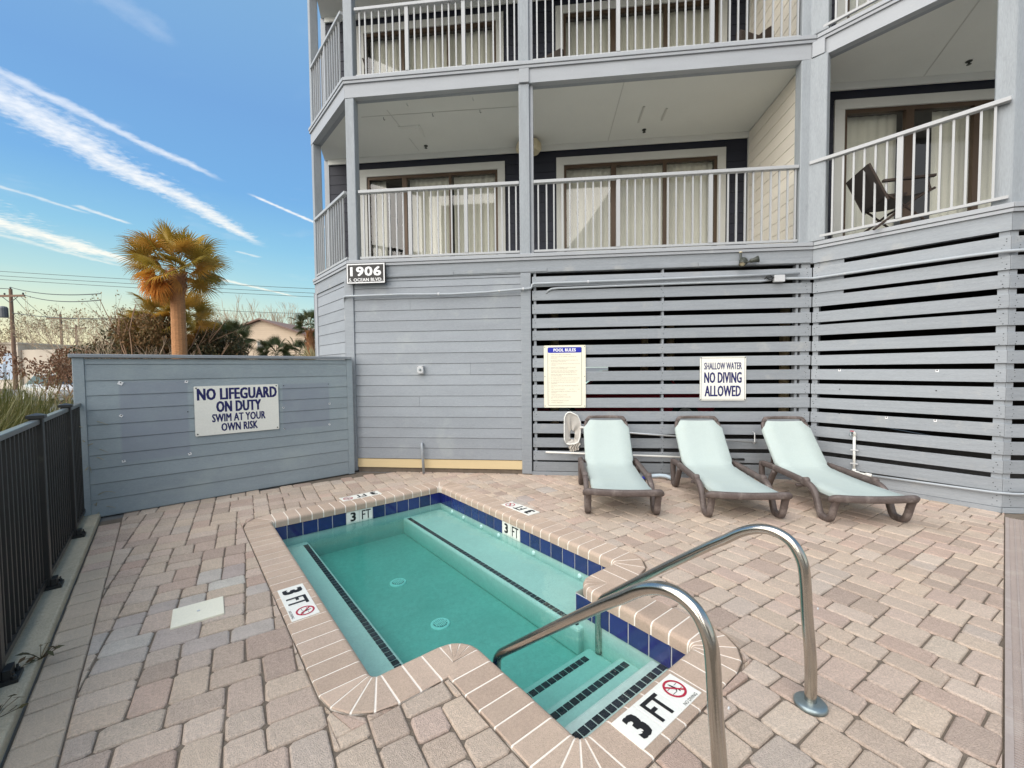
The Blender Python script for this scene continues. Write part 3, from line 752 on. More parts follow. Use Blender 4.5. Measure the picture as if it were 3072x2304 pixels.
plate(1.665, 1.04, 0, label='large white 3 FT NO DIVING depth marker on the coping by the pool steps')
# water
wt = MB(); ex = .03
PW = [(.722-ex, 2.052-ex), (.722-ex, 4.9+ex), (2.7+ex, 4.9+ex), (2.7+ex, 2.052-ex), (2.22+ex, 2.052-ex), (2.22+ex, 1.145-ex), (1.262-ex, 1.145-ex), (1.262-ex, 2.052-ex)]
PWm = PW[::-1]; k = len(PWm)
wt.add([(*p, ZF-.03) for p in PWm]+[(*p, ZW) for p in PWm], [tuple(reversed(range(k))), tuple(range(k, 2*k))] + [(i, (i+1) % k, k+(i+1) % k, k+i) for i in range(k)])
tag(part('water', wt, 'water', None, PM), None, None, None, 'structure')
# floor drains and wall jets
for (v, u) in ((1.615, 3.79), (1.605, 2.95)):
    Mx = PM @ Matrix.Translation((v, u, ZF))
    dr = part('main_drain', MB().lathe([(.078, 0), (.078, .006), (.070, .012), (.062, .010), (.058, .010)], 24), 'draingrey', pool, Mx)
    part('drain_sump', MB().lathe([(.056, .0105), (.054, .0125), (.004, .0125)], 24), 'steel_dark', dr, Mx)
    for k in range(-3, 4):
        hh = math.sqrt(.052**2-(k*.0145)**2); part('drain_bar', MB().box(k*.0145-.0042, k*.0145+.0042, -hh, hh, .0128, .017), 'draingrey', dr, Mx)
    part('drain_bar', MB().box(-.052, .052, -.006, .006, .0172, .0195), 'draingrey', dr, Mx)
for u in (4.6, 4.33, 3.95, 3.62, 3.05, 2.45):
    part('pool_jet', MB().lathe([(.021, 0), (.021, .008), (.014, .016), (.006, .016)], 12), 'draingrey', pool, PM @ Matrix.Translation((2.70, u, -.265)) @ Matrix.Rotation(R(-90), 4, 'Y'))
# skimmer cover plate in the paving
Mx = Matrix.Translation((-2.305, 2.412, 0)) @ Matrix.Rotation(R(42), 4, 'Z')
cov = link('skimmer_cover', bevel_mesh(MB().box(-.135, .135, -.125, .125, -.01, .010).mesh('skimmer_cover', MT['cream_sign']), .004, 2), None, Mx)
tag(cov, 'square cream plastic cover plate set flush in the paving left of the pool', 'cover plate')
part('centre_screw', MB().lathe([(.009, 0), (.009, .003), (.004, .003)], 10), 'metalbox', cov, Mx @ Matrix.Translation((0, 0, .010)))

# ---- grab rails
prof = [(.612, -.02), (.614, .20), (.632, .42), (.642, .58), (.655, .655), (.690, .718), (.735, .748), (.79, .757), (.85, .745), (.92, .708), (1.0, .645), (1.095, .573), (1.39, .333), (1.655, .112), (1.755, .028), (1.80, -.012), (1.832, -.06), (1.838, -.12), (1.84, -.20), (1.84, -.41)]
def smooth_path(p):
    out = []
    for i in range(len(p)-1):
        a, b = p[max(0, i-1)], p[i]; c, d = p[i+1], p[min(len(p)-1, i+2)]
        for k in range(4):
            t_ = k/4
            out.append(tuple(.5*((2*b[j]) + (-a[j]+c[j])*t_ + (2*a[j]-5*b[j]+4*c[j]-d[j])*t_*t_ + (-a[j]+3*b[j]-3*c[j]+d[j])*t_**3) for j in range(2)))
    out.append(p[-1]); return out
for v, lab in ((2.215, 'stainless steel pool hand rail farther right, nearer the loungers'), (1.345, 'stainless steel pool hand rail in the foreground, nearest the camera')):
    Mb = PM @ Matrix.Translation((v, .612, 0))
    rail = thing('pool_handrail', (0, 0, 0), lab, 'hand rail', 'pair of stainless hand rails at the pool steps', M=Mb)
    path = [(v, u, z) for u, z in smooth_path(prof)]
    part('rail_tube', MB().tube(path, .0243, 20), 'steel', rail, PM, True)
    e = MB().lathe([(.066, 0), (.066, .012), (.058, .021), (.030, .024), (.026, .024)], 28)
    part('escutcheon', e, 'steel_dark', rail, Mb, True)
    part('set_screw', MB().lathe([(.005, 0), (.005, .004), (.002, .005)], 8), 'metalbox', rail, Mb @ Matrix.Translation((0, .0, .46)) @ Matrix.Rotation(R(90), 4, 'X') @ Matrix.Translation((0, 0, .020)))
# ------------------------------------------------------------------ the apartment building
bld = thing('apartment_building', (0, 8.5, 0), 'grey three storey beach apartment building with railed balconies and slatted ground floor', 'building')
FMx, FL = frame((0, 6.05), (1, 6.05)); FMx.translation = Vector((0, 6.05, 0))      # facade frame: x = world x
LMx, LL = frame(D_PT, A_PT); CMx, CL = frame(B_PT, C_PT); EMx, EL = frame(C_PT, (8.0, 4.85))
OUT = [D_PT, A_PT, B_PT, C_PT, (8.0, 4.85)]
def offset_poly(pts, d):
    """shift an open polyline outwards (towards the viewer) by d with mitred corners"""
    P = [Vector(p) for p in pts]; res = []
    nr = []
    for a, b in zip(P, P[1:]):
        t_ = (b-a).normalized(); nr.append(Vector((t_.y, -t_.x)))
    for i, p in enumerate(P):
        if i == 0: res.append(p + nr[0]*d)
        elif i == len(P)-1: res.append(p + nr[-1]*d)
        else:
            m = (nr[i-1]+nr[i]); m = m/(1+nr[i-1].dot(nr[i])); res.append(p + m*d)
    return res
def band(name, o0, o1, z0, z1, m, segs=None, bev=0):
    a = offset_poly(OUT, o0); b = offset_poly(OUT, o1)
    for i in range(len(OUT)-1):
        if segs and i not in segs: continue
        d = (a[i+1]-a[i]).normalized()*.0012
        poly = [a[i]+d, a[i+1]-d, b[i+1]-d, b[i]+d]
        Mx = (LMx, FMx, CMx, EMx)[i]; iv = Mx.inverted()
        vs = [iv @ Vector((p.x, p.y, 0)) for p in poly]
        if (vs[1]-vs[0]).cross(vs[2]-vs[1]).z < 0: vs.reverse()
        me = MB().prism([(v.x, v.y) for v in vs], z0, z1).mesh(name, MT[m])
        if bev: bevel_mesh(me, bev)
        link(name, me, bld, Mx)
# deck edges of the two visible levels and the one above
for zt, full in ((3.165, 1), (5.815, 0), (8.46, 0)):
    band('ledge_board', -.12, .034, zt-.050, zt, 'paint_trim', bev=.004)
    band('trim_strip', -.10, .022, zt-.090, zt-.056, 'paint_trim')
    band('fascia_board', -.09, .000, zt-(.270 if full else .285), zt-.092, 'paint_trim' if not full else 'paint')
    if not full: band('beam', -.155, -.092, zt-.285, zt-.05, 'paint')
# split the ground-level fascia visually: a second thin board under it over the siding
# slabs and ceilings
def slab(name, z0, z1, m, pts):
    part(name, MB().prism(pts, z0, z1), m, bld)
inner = offset_poly(OUT, -.125)
back = [(8.0, 14.0), (-4.45, 14.0), (-4.45, 7.85)]
sl = [tuple(p) for p in inner] + back
slab('balcony_floor', 2.945, 3.14, 'soffit', sl)
slab('parking_ceiling', 2.925, 2.943, 'dark', sl)  # dark sheet under the floor: shade behind the slat gaps put into its colour
for z in (5.565, 8.21): 
    slab('balcony_ceiling', z, z+.05, 'soffit', [tuple(p) for p in offset_poly(OUT, -.158)] + back)
    slab('balcony_floor', z+.07, z+.23, 'soffit', sl)
# ceiling seams, access hatch, hooks, sprinklers
def strip_on_ceiling(name, pts, w, z, m, h=.004):
    for a, b in zip(pts, pts[1:]):
        Mx, L = frame(a, b); part(name, MB().box(0, L, -w/2, w/2, z-h, z-.0005), m, bld, Mx)
strip_on_ceiling('ceiling_batten', [(-3.1, 6.58), (-.6, 6.62)], .012, 5.565, 'doortrim')
strip_on_ceiling('ceiling_batten', [(.945, 6.26), (.90, 7.80)], .014, 5.565, 'doortrim')
strip_on_ceiling('ceiling_batten', [(4.6, 5.2), (5.1, 6.65)], .014, 5.565, 'doortrim')
strip_on_ceiling('ceiling_batten', [(-2.62, 6.45), (-2.53, 7.7)], .010, 5.565, 'doortrim')
strip_on_ceiling('ceiling_batten', [(1.34, 6.86), (1.33, 7.29)], .030, 5.565, 'doortrim', .012)
strip_on_ceiling('ceiling_batten', [(1.70, 6.95), (1.70, 7.27)], .030, 5.565, 'doortrim', .012)
hm, _ = frame((-2.62, 6.90), (-2.26, 6.92))
part('access_hatch', MB().box(0, .36, 0, .34, 5.553, 5.5645).box(.03, .33, .03, .31, 5.547, 5.5532), 'soffit', bld, hm)
for x, y in ((-2.35, 7.55), (1.47, 7.52), (5.45, 6.4)):
    part('sprinkler_head', MB().lathe([(.035, 5.564), (.035, 5.556), (.012, 5.552), (.012, 5.525), (.026, 5.523), (.026, 5.519)], 12, (x, y, 0)), 'dark_fixture', bld)
for x in (-2.25, -1.24): part('ceiling_hook', MB().tube([(x, 6.32, 5.564), (x, 6.32, 5.53), (x+.012, 6.32, 5.515), (x+.02, 6.32, 5.53)], .004, 5), 'metalbox', bld)
for x in (-2.75, -1.95, -1.19): part('ceiling_hook', MB().tube([(x, 6.63, 5.564), (x, 6.63, 5.53), (x+.012, 6.63, 5.515), (x+.02, 6.63, 5.53)], .004, 5), 'dark_fixture', bld)
# crown strip where ceiling meets back wall
for z in (5.565, 8.21):
    part('ceiling_trim', MB().box(-4.36, 3.28, 7.80, 7.828, z-.10, z-.001), 'soffit', bld)
    part('ceiling_trim', MB().box(3.42, 8, 6.65, 6.678, z-.10, z-.001), 'soffit', bld)
# lap siding
def lap(name, Mx, x0, x1, z0, z1, m, lip=.016, y=0):
    prof_ = [(y-lip, z0), (y, z0), (y, z1+.0055), (y-lip*.62, z1+.0055)]
    part(name, MB().extrude_x(prof_, x0, x1), m, bld, Mx)
# openings are cut by laying boards only beside the doors
def lap_wall(Mx, x0, x1, z0, z1, m, holes, step=.178, lip=.012, name='wall_board', y=0):
    k = 0; z = z0
    while z < z1-.02:
        zt = min(z+step, z1); segs = [(x0, x1)]
        for h0, h1, hz0, hz1 in holes:
            if zt > hz0+.001 and z < hz1-.001:
                ns = []
                for a, b in segs:
                    if h1 <= a or h0 >= b: ns.append((a, b)); continue
                    if h0 > a: ns.append((a, h0))
                    if h1 < b: ns.append((h1, b))
                segs = ns
        for a, b in segs: lap(name, Mx, a, b, z, zt-.010, m, lip, y)
        z = zt
BMx, _ = frame((0, 7.85), (1, 7.85)); BMx.translation = Vector((0, 7.85, 0))
RMx = BMx.copy(); RMx.translation = Vector((0, 6.70, 0))
DOORS_MID = [(-3.74, -.955), (-.015, 2.91)]; DOOR_R = (3.965, 6.5)
for lvl in (0, 1):
    zf = 3.14 + lvl*2.65; zc = 5.47 + lvl*2.65; zd = 5.335 + lvl*2.65
    lap_wall(BMx, -4.36, 3.29, zf, zc, 'navy', [(a, b, zf-1, zd) for a, b in DOORS_MID])
    lap_wall(RMx, 3.42, 8.0, zf, zc, 'navy', [(DOOR_R[0], DOOR_R[1], zf-1, zd)])
    part('wall_sheathing', MB().box(-4.40, -3.74, 7.852, 7.90, zf, zc+.1).box(-.955, -.015, 7.852, 7.90, zf, zc+.1).box(2.91, 3.4, 7.852, 7.90, zf, zc+.1).box(-3.74, 2.91, 7.852, 7.90, zd, zc+.1), 'navy', bld)
    part('wall_sheathing', MB().box(3.42, 3.965, 6.702, 6.75, zf, zc+.1).box(3.965, 6.5, 6.702, 6.75, zd, zc+.1).box(6.5, 8, 6.702, 6.75, zf, zc+.1), 'navy', bld)
    part('corner_board', MB().box(-4.455, -4.362, 7.83, 7.95, zf, zc+.095), 'paint_trim', bld)
    # cream dividing wall between the balconies
    Sx = Matrix(((0, -1, 0), (1, 0, 0), (0, 0, 1))).to_4x4()
    sm, sl_ = frame((3.285, 7.835), (3.285, 6.20))
    lap_wall(sm, 0, sl_, zf, zc+.09, 'cream_siding', [], .186, .011, 'partition_board')
    part('partition_core', MB().box(3.30, 3.40, 6.2, 7.85, zf, zc+.09), 'cream_siding', bld)
    part('partition_trim', MB().box(3.262, 3.284, 7.79, 7.828, zf, zc-.005), 'doortrim', bld)
# sliding doors
def sliding_door(Mx, x0, x1, zf, zt, mulls, light, gap=None, fold=.5, lab=None):
    d = thing_part('sliding_door', Mx)
    tw = .135
    mb = MB().box(x0, x0+tw, -.035, .02, zf, zt-tw).box(x1-tw, x1, -.035, .02, zf, zt-tw).box(x0, x1, -.037, .02, zt-tw+.001, zt)
    part('door_casing', mb, 'doortrim', d, Mx)
    a, b, t_ = x0+tw+.001, x1-tw-.001, zt-tw
    mb = MB().box(a, a+.045, -.012, .05, zf, t_).box(b-.045, b, -.012, .05, zf, t_).box(a+.045, b-.045, -.014, .05, t_-.055, t_-.001).box(a+.045, b-.045, -.014, .05, zf, zf+.05)
    part('door_frame', mb, 'brown', d, Mx)
    for m0, m1 in mulls: part('door_stile', MB().box(m0, m1, -.018, .048, zf+.051, t_-.056), 'brown', d, Mx)
    edges = [a+.045] + [v for mm in mulls for v in mm] + [b-.045]
    for k in range(0, len(edges), 2):
        part('glass_pane', MB().box(edges[k], edges[k+1], .012, .018, zf+.05, t_-.055), 'glass', d, Mx)
    # curtains hung inside
    for c0, c1 in light:
        n_ = max(24, int((c1-c0)*60)); ph = rnd.random()*6
        def fn(u, v, c0=c0, c1=c1, ph=ph):
            x = c0+(c1-c0)*u; f_ = .5*math.sin(x*52+ph+.6*math.sin(x*9))+.3*math.sin(x*23+ph*2)
            return (x, .16+.028*f_*(.4+.6*(1-v)), zf+.03+(t_-zf-.05)*v)
        part('curtain', MB().grid(fn, n_, 2), 'curtain', d, Mx, True)
    return d
def thing_part(name, Mx): return link(name, None, bld, Mx)
for lvl in (0, 1):
    zf = 3.145 + lvl*2.65; zt = 5.335 + lvl*2.65
    sliding_door(BMx, -3.74, -.955, zf, zt, [(-2.913, -2.825), (-2.01, -1.963)], [(-3.6, -3.30), (-2.82, -2.02), (-1.955, -1.12)] if lvl == 0 else [(-3.56, -1.12)])
    sliding_door(BMx, -.015, 2.91, zf, zt, [(.955, 1.048), (1.86, 1.92)], [(.13, 2.75)] if lvl == 0 else [(.13, 2.75)])
    sliding_door(RMx, 3.965, 6.5, zf, zt, [(4.913, 5.017), (5.78, 5.86)], [(4.12, 4.92), (5.38, 6.35)])
    # dim rooms behind the glass
    part('room_shell', MB().add([(-4.3, 7.91, zf), (3.4, 7.91, zf), (3.4, 11.5, zf), (-4.3, 11.5, zf), (-4.3, 7.91, zt+.2), (3.4, 7.91, zt+.2), (3.4, 11.5, zt+.2), (-4.3, 11.5, zt+.2)], [(0, 1, 2, 3), (7, 6, 5, 4), (2, 6, 7, 3), (1, 5, 6, 2), (0, 3, 7, 4)]), 'room', bld)
    part('room_shell', MB().add([(3.42, 6.76, zf), (8, 6.76, zf), (8, 11.5, zf), (3.42, 11.5, zf), (3.42, 6.76, zt+.2), (8, 6.76, zt+.2), (8, 11.5, zt+.2), (3.42, 11.5, zt+.2)], [(0, 1, 2, 3), (7, 6, 5, 4), (2, 6, 7, 3), (1, 5, 6, 2), (0, 3, 7, 4)]), 'room', bld)
# outer shell: side and rear walls, so that it is closed from every side
part('side_wall', MB().box(-4.46, -4.40, 7.96, 14.0, 3.14, 8.7).box(-4.4, 8.0, 13.9, 14.0, 3.14, 8.7).box(7.95, 8.0, 4.9, 13.9, 3.14, 8.7), 'paint_wall', bld)
part('roof_slab', MB().prism(sl, 8.5, 8.7), 'paint_trim', bld)
# posts
def post(name, pts, z0, z1, m='post', bev=.008):
    cx = sum(p[0] for p in pts)/len(pts); cy = sum(p[1] for p in pts)/len(pts)
    me = MB().prism([(p[0]-cx, p[1]-cy) for p in pts], z0, z1).mesh(name, MT[m]); bevel_mesh(me, bev)
    link(name, me, bld, Matrix.Translation((cx, cy, 0)))
def sq(x0, x1, y0, y1): return [(x0, y0), (x1, y0), (x1, y1), (x0, y1)]
for z0, z1, zz in ((3.166, 5.529, 0), (5.816, 8.17, 1)):
    post('balcony_post', sq(-3.10, -2.962, 6.052, 6.19), z0, z1)
    post('balcony_post', sq(-.535, -.385, 6.056, 6.20), z0, z1 + (.15 if 0 else 0))
    post('post_trim', sq(-.384, -.336, 6.10, 6.19), z0, z1, 'paint_trim', .004)
    post('balcony_post', [(3.185, 6.05), (3.295, 6.043), (3.43, 5.925), (3.52, 6.02), (3.40, 6.20), (3.185, 6.20)], z0, z1)
    c0 = Vector(C_PT); 
    post('balcony_post', [(4.475, 4.965), (4.568, 4.868), (4.80, 4.868), (4.80, 5.06), (4.575, 5.06)], z0, z1)
    dd = (Vector(A_PT)-Vector(D_PT)).normalized(); nn = Vector((dd.y, -dd.x)); d0 = Vector(D_PT)-nn*.005
    post('balcony_post', [tuple(d0), tuple(d0+dd*.10), tuple(d0+dd*.10-nn*.14), tuple(d0-nn*.14)], z0, z1)
# the little joint block of the middle post in front of the upper fascia
post('post_block', sq(-.525, -.385, 6.028, 6.049), 5.532, 5.722, 'paint_trim', .003)
post('post_block', [(3.30, 6.025), (3.40, 5.945), (3.42, 5.965), (3.355, 6.047), (3.30, 6.047)], 5.534, 5.722, 'paint_trim', .003)
# railings
def railing(Mx, x0, x1, z0, balus, wide, y=.03, over0=0, over1=0, zt=None):
    rl = link('railing', None, bld, Mx)
    zt = zt or z0+1.0
    me = bevel_mesh(MB().box(x0-over0, x1+over1, y-.040, y+.030, zt-.045, zt).mesh('top_rail', MT['rail']), .006, 2); link('top_rail', me, rl, Mx)
    part('bottom_rail', MB().box(x0-over0, x1+over1, y-.018, y+.018, z0, z0+.030), 'rail', rl, Mx)
    bme = MB().box(-.0100, .0100, -.0105, .0105, z0+.030, zt-.045).mesh('baluster', MT['rail'])
    wme = MB().box(-.026, .026, -.024, .020, z0+.030, zt-.045).mesh('baluster', MT['rail'])
    for b in balus: link('baluster', wme if b in wide else bme, rl, Mx @ Matrix.Translation((b, y, 0)))
    return rl
BL = [-2.865, -2.778, -2.674, -2.568, -2.465, -2.36, -2.257, -2.150, -2.037, -1.94, -1.834, -1.731, -1.624, -1.529, -1.427, -1.316, -1.198, -1.093, -.992, -.89, -.79, -.687, -.588]
BM_ = [-.27, -.152, -.049, .068, .175, .284, .393, .499, .607, .718, .84, .964, 1.072, 1.186, 1.294, 1.401, 1.511, 1.619, 1.729, 1.84, 1.945, 2.07, 2.188, 2.298, 2.405, 2.517, 2.619, 2.731, 2.842, 2.949, 3.054, 3.15]
BC = [.1025, .209, .3147, .420, .5237, .6273, .7307, .847, .963, 1.074, 1.174, 1.274, 1.373, 1.472, 1.569]
for z0 in (3.195, 5.838):
    zt = z0+1.0-(.0 if z0 < 4 else .03)
    railing(FMx, -2.93, -.54, z0, BL, (-2.150, -1.316), .045, zt=zt)
    railing(FMx, -.332, 3.18, z0, BM_, (.84, 2.07), .045, zt=zt)
    railing(CMx, 0, CL, z0+.015, BC, (.847,), -.025, .04, -.03, zt=zt+.02)
    nb = 13; bl = [LL-.25-k*(LL-.42)/(nb-1)*1.0 for k in range(nb)]
    railing(LMx, .10, LL-.10, z0+.02, bl, (bl[6],), .03, zt=zt+.03)
# ---- ground storey
# siding between the corner and the middle post: boards, bare yellow board at the foot
ZB_ = [2.895, 2.851, 2.749, 2.585, 2.418, 2.265, 2.104, 1.943, 1.782, 1.625, 1.457, 1.306, 1.146, .988, .832, .67, .523, .368, .205]
def jointed(Mx, x0, x1, zb, zt, m, lip, y):
    if rnd.random() < .14 and x1-x0 > 1.4:
        xm = x0 + (x1-x0)*rnd.uniform(.22, .78); lap('siding_board', Mx, x0, xm-.0015, zb, zt, m, lip, y); lap('siding_board', Mx, xm+.0015, x1, zb, zt, m, lip+.0015, y)
    else: lap('siding_board', Mx, x0, x1, zb, zt, m, lip, y)
for zt, zb in zip(ZB_, ZB_[1:]): jointed(FMx, -3.034, -.528, zb, zt-.010, 'paint_wall', .018, .03)
lap('siding_board', FMx, -3.034, -.528, .068, .190, 'yellow_board', .016, .03)
part('sill_plate', MB().box(-3.034, -.53, .035, .10, -.01, .068), 'joint', bld, FMx)
for x0, x1, z0, z1 in ((-2.50, -1.50, 2.903, 2.952), (-1.495, -.15, 2.908, 2.958), (-.145, 1.9, 2.900, 2.955), (1.905, 3.33, 2.903, 2.956)):
    link('trim_board', bevel_mesh(MB().box(x0, x1, -.011, -.0015, z0, z1).mesh('trim_board', MT['paint']), .003), bld, FMx)
post('corner_post', sq(-3.178, -3.036, 6.045, 6.12), .012, 2.894, 'paint', .005)
post('corner_post', sq(-.527, -.384, 6.036, 6.12), .012, 2.894, 'paint', .005)
post('base_plate', sq(-.60, -.15, 6.02, 6.12), -.005, .045, 'paint', .004) if False else None
# siding on the chamfered return (left of the corner)
ZL = [2.895, 2.83, 2.66, 2.495, 2.32, 2.15, 1.975, 1.80, 1.62, 1.45, 1.28, 1.11, .94, .77, .60, .43, .26, .06]
for zt, zb in zip(ZL, ZL[1:]): lap('siding_board', LMx, .12, LL-.16, zb, zt-.010, 'paint_wall', .018, .03)
part('corner_board', MB().box(-.005, .118, -.004, .05, 0, 2.894), 'paint_trim', bld, LMx)
part('corner_board', MB().box(LL-.158, LL-.055, .004, .05, 0, 2.894), 'paint_trim', bld, LMx)
part('side_wall', MB().box(-4.36, -4.30, 7.2, 14.0, -.01, 2.92), 'paint_wall', bld)
# slats
SL = [(2.838, 2.695), (2.640, 2.502), (2.450, 2.314), (2.248, 2.110), (2.070, 1.935), (1.862, 1.730), (1.677, 1.545), (1.490, 1.355), (1.300, 1.165), (1.112, .976), (.922, .785), (.735, .600), (.540, .404), (.350, .215), (.184, .052)]
def slats(Mx, x0, x1, y=0):
    for k, (zt, zb) in enumerate(SL):
        j1, j2 = rnd.uniform(-.004, .004), rnd.uniform(-.004, .004)
        mb = MB().box(x0, x1, y, y+.022, zb, zt); mb.v = [(a, b+rnd.uniform(-.001, .001), c + (j1 if a < (x0+x1)/2 else j2)) for a, b, c in mb.v]
        me = bevel_mesh(mb.mesh('slat', MT['paint']), .002); link('slat', me, bld, Mx)
    me = bevel_mesh(MB().box(x0-.02 if x0 < 0 else x0, x1, y-.006, y+.030, -.008, .047).mesh('base_board', MT['paint']), .003); link('base_board', me, bld, Mx)
slats(FMx, -.365, 3.355, .0); slats(CMx, .004, CL-.003, 0); slats(EMx, .003, 3.4, 0)
nail = MB()
def nails(Mx, xs, y=-.0008):
    for zt, zb in SL:
        for x in xs:
            for k in range(4):
                xx, z = x+rnd.uniform(-.022, .022), zb+(zt-zb)*(k+.5)/4+rnd.uniform(-.012, .012); s_ = rnd.uniform(.0035, .006)
                q = [Mx @ Vector((xx+a*s_, y, z+b*s_)) for a, b in ((-1, 0), (0, -1), (1.4, 0), (0, 1))]
                nail.add(q, [(0, 1, 2, 3)])
nails(FMx, (-.33, 1.44, 3.30)); nails(CMx, (.05, CL-.05)); nails(EMx, (.06,))
part('nail_heads', nail, 'black_ink', bld, kind='stuff')
# studs behind the slats
for Mx, xs in ((FMx, ((-.345, -.31), (1.43, 1.458), (3.17, 3.20), (3.235, 3.345))), (CMx, ((.01, .07), (CL-.085, CL-.01))), (EMx, ((.015, .085),))):
    for a, b in xs: part('stud', MB().box(a, b, .024, .11, 0, 2.9), 'paint', bld, Mx)
part('backing_board', MB().box(.072, .33, .024, .045, 2.33, 2.9), 'paint', bld, CMx)
# parking bay under the building: dark walls and columns
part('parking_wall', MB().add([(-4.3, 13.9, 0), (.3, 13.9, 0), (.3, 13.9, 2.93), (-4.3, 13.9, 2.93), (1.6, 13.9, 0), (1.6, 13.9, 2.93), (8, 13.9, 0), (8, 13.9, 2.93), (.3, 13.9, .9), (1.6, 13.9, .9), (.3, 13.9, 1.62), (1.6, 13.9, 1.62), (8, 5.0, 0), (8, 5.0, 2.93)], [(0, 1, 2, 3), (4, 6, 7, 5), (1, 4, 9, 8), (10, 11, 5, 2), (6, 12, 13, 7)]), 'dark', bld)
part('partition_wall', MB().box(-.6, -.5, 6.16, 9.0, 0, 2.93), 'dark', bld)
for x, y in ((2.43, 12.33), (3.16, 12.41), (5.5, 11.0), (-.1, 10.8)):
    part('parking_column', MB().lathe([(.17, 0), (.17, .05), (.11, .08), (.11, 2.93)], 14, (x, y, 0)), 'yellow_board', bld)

# ------------------------------------------------------------------ privacy wall on the left
WMx, WL_ = frame((-4.962, 3.822), (-3.052, 5.945))
wall = thing('privacy_wall', (0, 0, 0), 'blue grey lap sided privacy wall left of the pool with a flat cap board', 'wall', M=WMx)
MT['wall_paint'] = mat('blue_grey_wall_paint', (.290, .338, .362), .66, .12, 1.6, (1, 3, 4), .3, 60, objvar=.05, fine=.10, grit=.06, stain=(1.6, .50, .74, (.36, .41, .41), .6))
def mat_wallboard():
    m = MT['wall_paint'].copy(); m.name = 'grey_siding_paint_with_sign_ghosts'
    t = NT(m.node_tree); b = t.n['Principled BSDF']; src = b.inputs['Base Color'].links[0].from_socket
    tc = t.new('ShaderNodeTexCoord'); s_ = t.new('ShaderNodeSeparateXYZ'); t.l.new(tc.outputs['Object'], s_.inputs[0])
    def boxm(x0, x1, z0, z1):
        a = t.math('MULTIPLY', t.maprange(s_.outputs[0], x0-.012, x0+.012, 0, 1), t.maprange(s_.outputs[0], x1-.012, x1+.012, 1, 0))
        return t.math('MULTIPLY', a, t.math('MULTIPLY', t.maprange(s_.outputs[2], z0-.012, z0+.012, 0, 1), t.maprange(s_.outputs[2], z1-.012, z1+.012, 1, 0)))
    mk = t.math('MAXIMUM', boxm(.34, .93, .56, 1.44), boxm(1.93, 2.53, .75, 1.36))
    mk = t.math('MULTIPLY', mk, t.maprange(t.noise(tc.outputs['Object'], 3, 3), .3, .6, .35, .7))
    t.l.new(t.mix(mk, src, (.232, .258, .308, 1)), b.inputs['Base Color']); return m
MT['wall_ghost'] = mat_wallboard()
ZW_ = [1.690, 1.631, 1.458, 1.301, 1.148, .991, .837, .669, .525, .364, .192, .012]
for zt, zb in zip(ZW_, ZW_[1:]):
    prof_ = [(-.018, zb), (0, zb), (0, zt-.0045), (-.012, zt-.0045)]
    part('siding_board', MB().extrude_x(prof_, .085, WL_-.07), 'wall_ghost', wall, WMx)
part('wall_core', MB().box(.01, WL_-.02, .001, .10, 0, 1.69), 'wall_paint', wall, WMx)
link('corner_board', bevel_mesh(MB().box(-.005, .083, -.024, .112, .0, 1.695).mesh('corner_board', MT['wall_paint']), .004), wall, WMx)
link('cap_board', bevel_mesh(MB().box(-.03, WL_+.0, -.045, .14, 1.698, 1.736).mesh('cap_board', MT['paint']), .005), wall, WMx)
part('corner_board', MB().box(WL_-.068, WL_+.012, -.022, .05, 0, 1.695), 'wall_paint', wall, WMx)
wi = WMx.inverted()
for x, y, z, s_ in ((-4.724, 4.085, 1.429, 1.3), (-4.345, 4.505, 1.428, 1.0), (-4.728, 4.08, 1.074, .9), (-4.344, 4.506, 1.07, 0), (-4.727, 4.082, .577, .9), (-4.342, 4.508, .575, 1.0), (-3.656, 5.267, 1.34, 0), (-3.27, 5.695, 1.343, 0), (-3.662, 5.261, 1.05, .7), (-3.263, 5.703, 1.066, .8), (-3.659, 5.264, .767, .5), (-3.268, 5.698, .769, .8)):
    q = wi @ Vector((x, y, z)); a = rnd.uniform(-.4, .9)
    Mx = WMx @ Matrix.Translation((q.x, -.0185, q.z)) @ Matrix.Rotation(a, 4, 'Y')
    if s_: part('paint_chip', MB().box(-.016*s_, .016*s_, -.001, 0, -.018*s_, .010*s_), 'white_ink', wall, Mx)
    part('bolt_hole', MB().box(-.006, .006, -.002, .0005, -.005, .005), 'black_ink', wall, Mx)
for s_, z in ((.311, 1.482), (1.197, 1.474), (.318, 1.234), (1.195, 1.247), (.318, .924), (.777, .912), (1.193, .915)):
    Mx = CMx @ Matrix.Translation((s_, -.001, z))
    if z > 1.4 or z < .92: part('paint_chip', MB().box(-.012, .014, -.001, .0005, -.018, .008), 'white_ink', bld, Mx)
    part('bolt_hole', MB().box(-.006, .006, -.0025, .0005, -.006, .006), 'black_ink', bld, Mx)
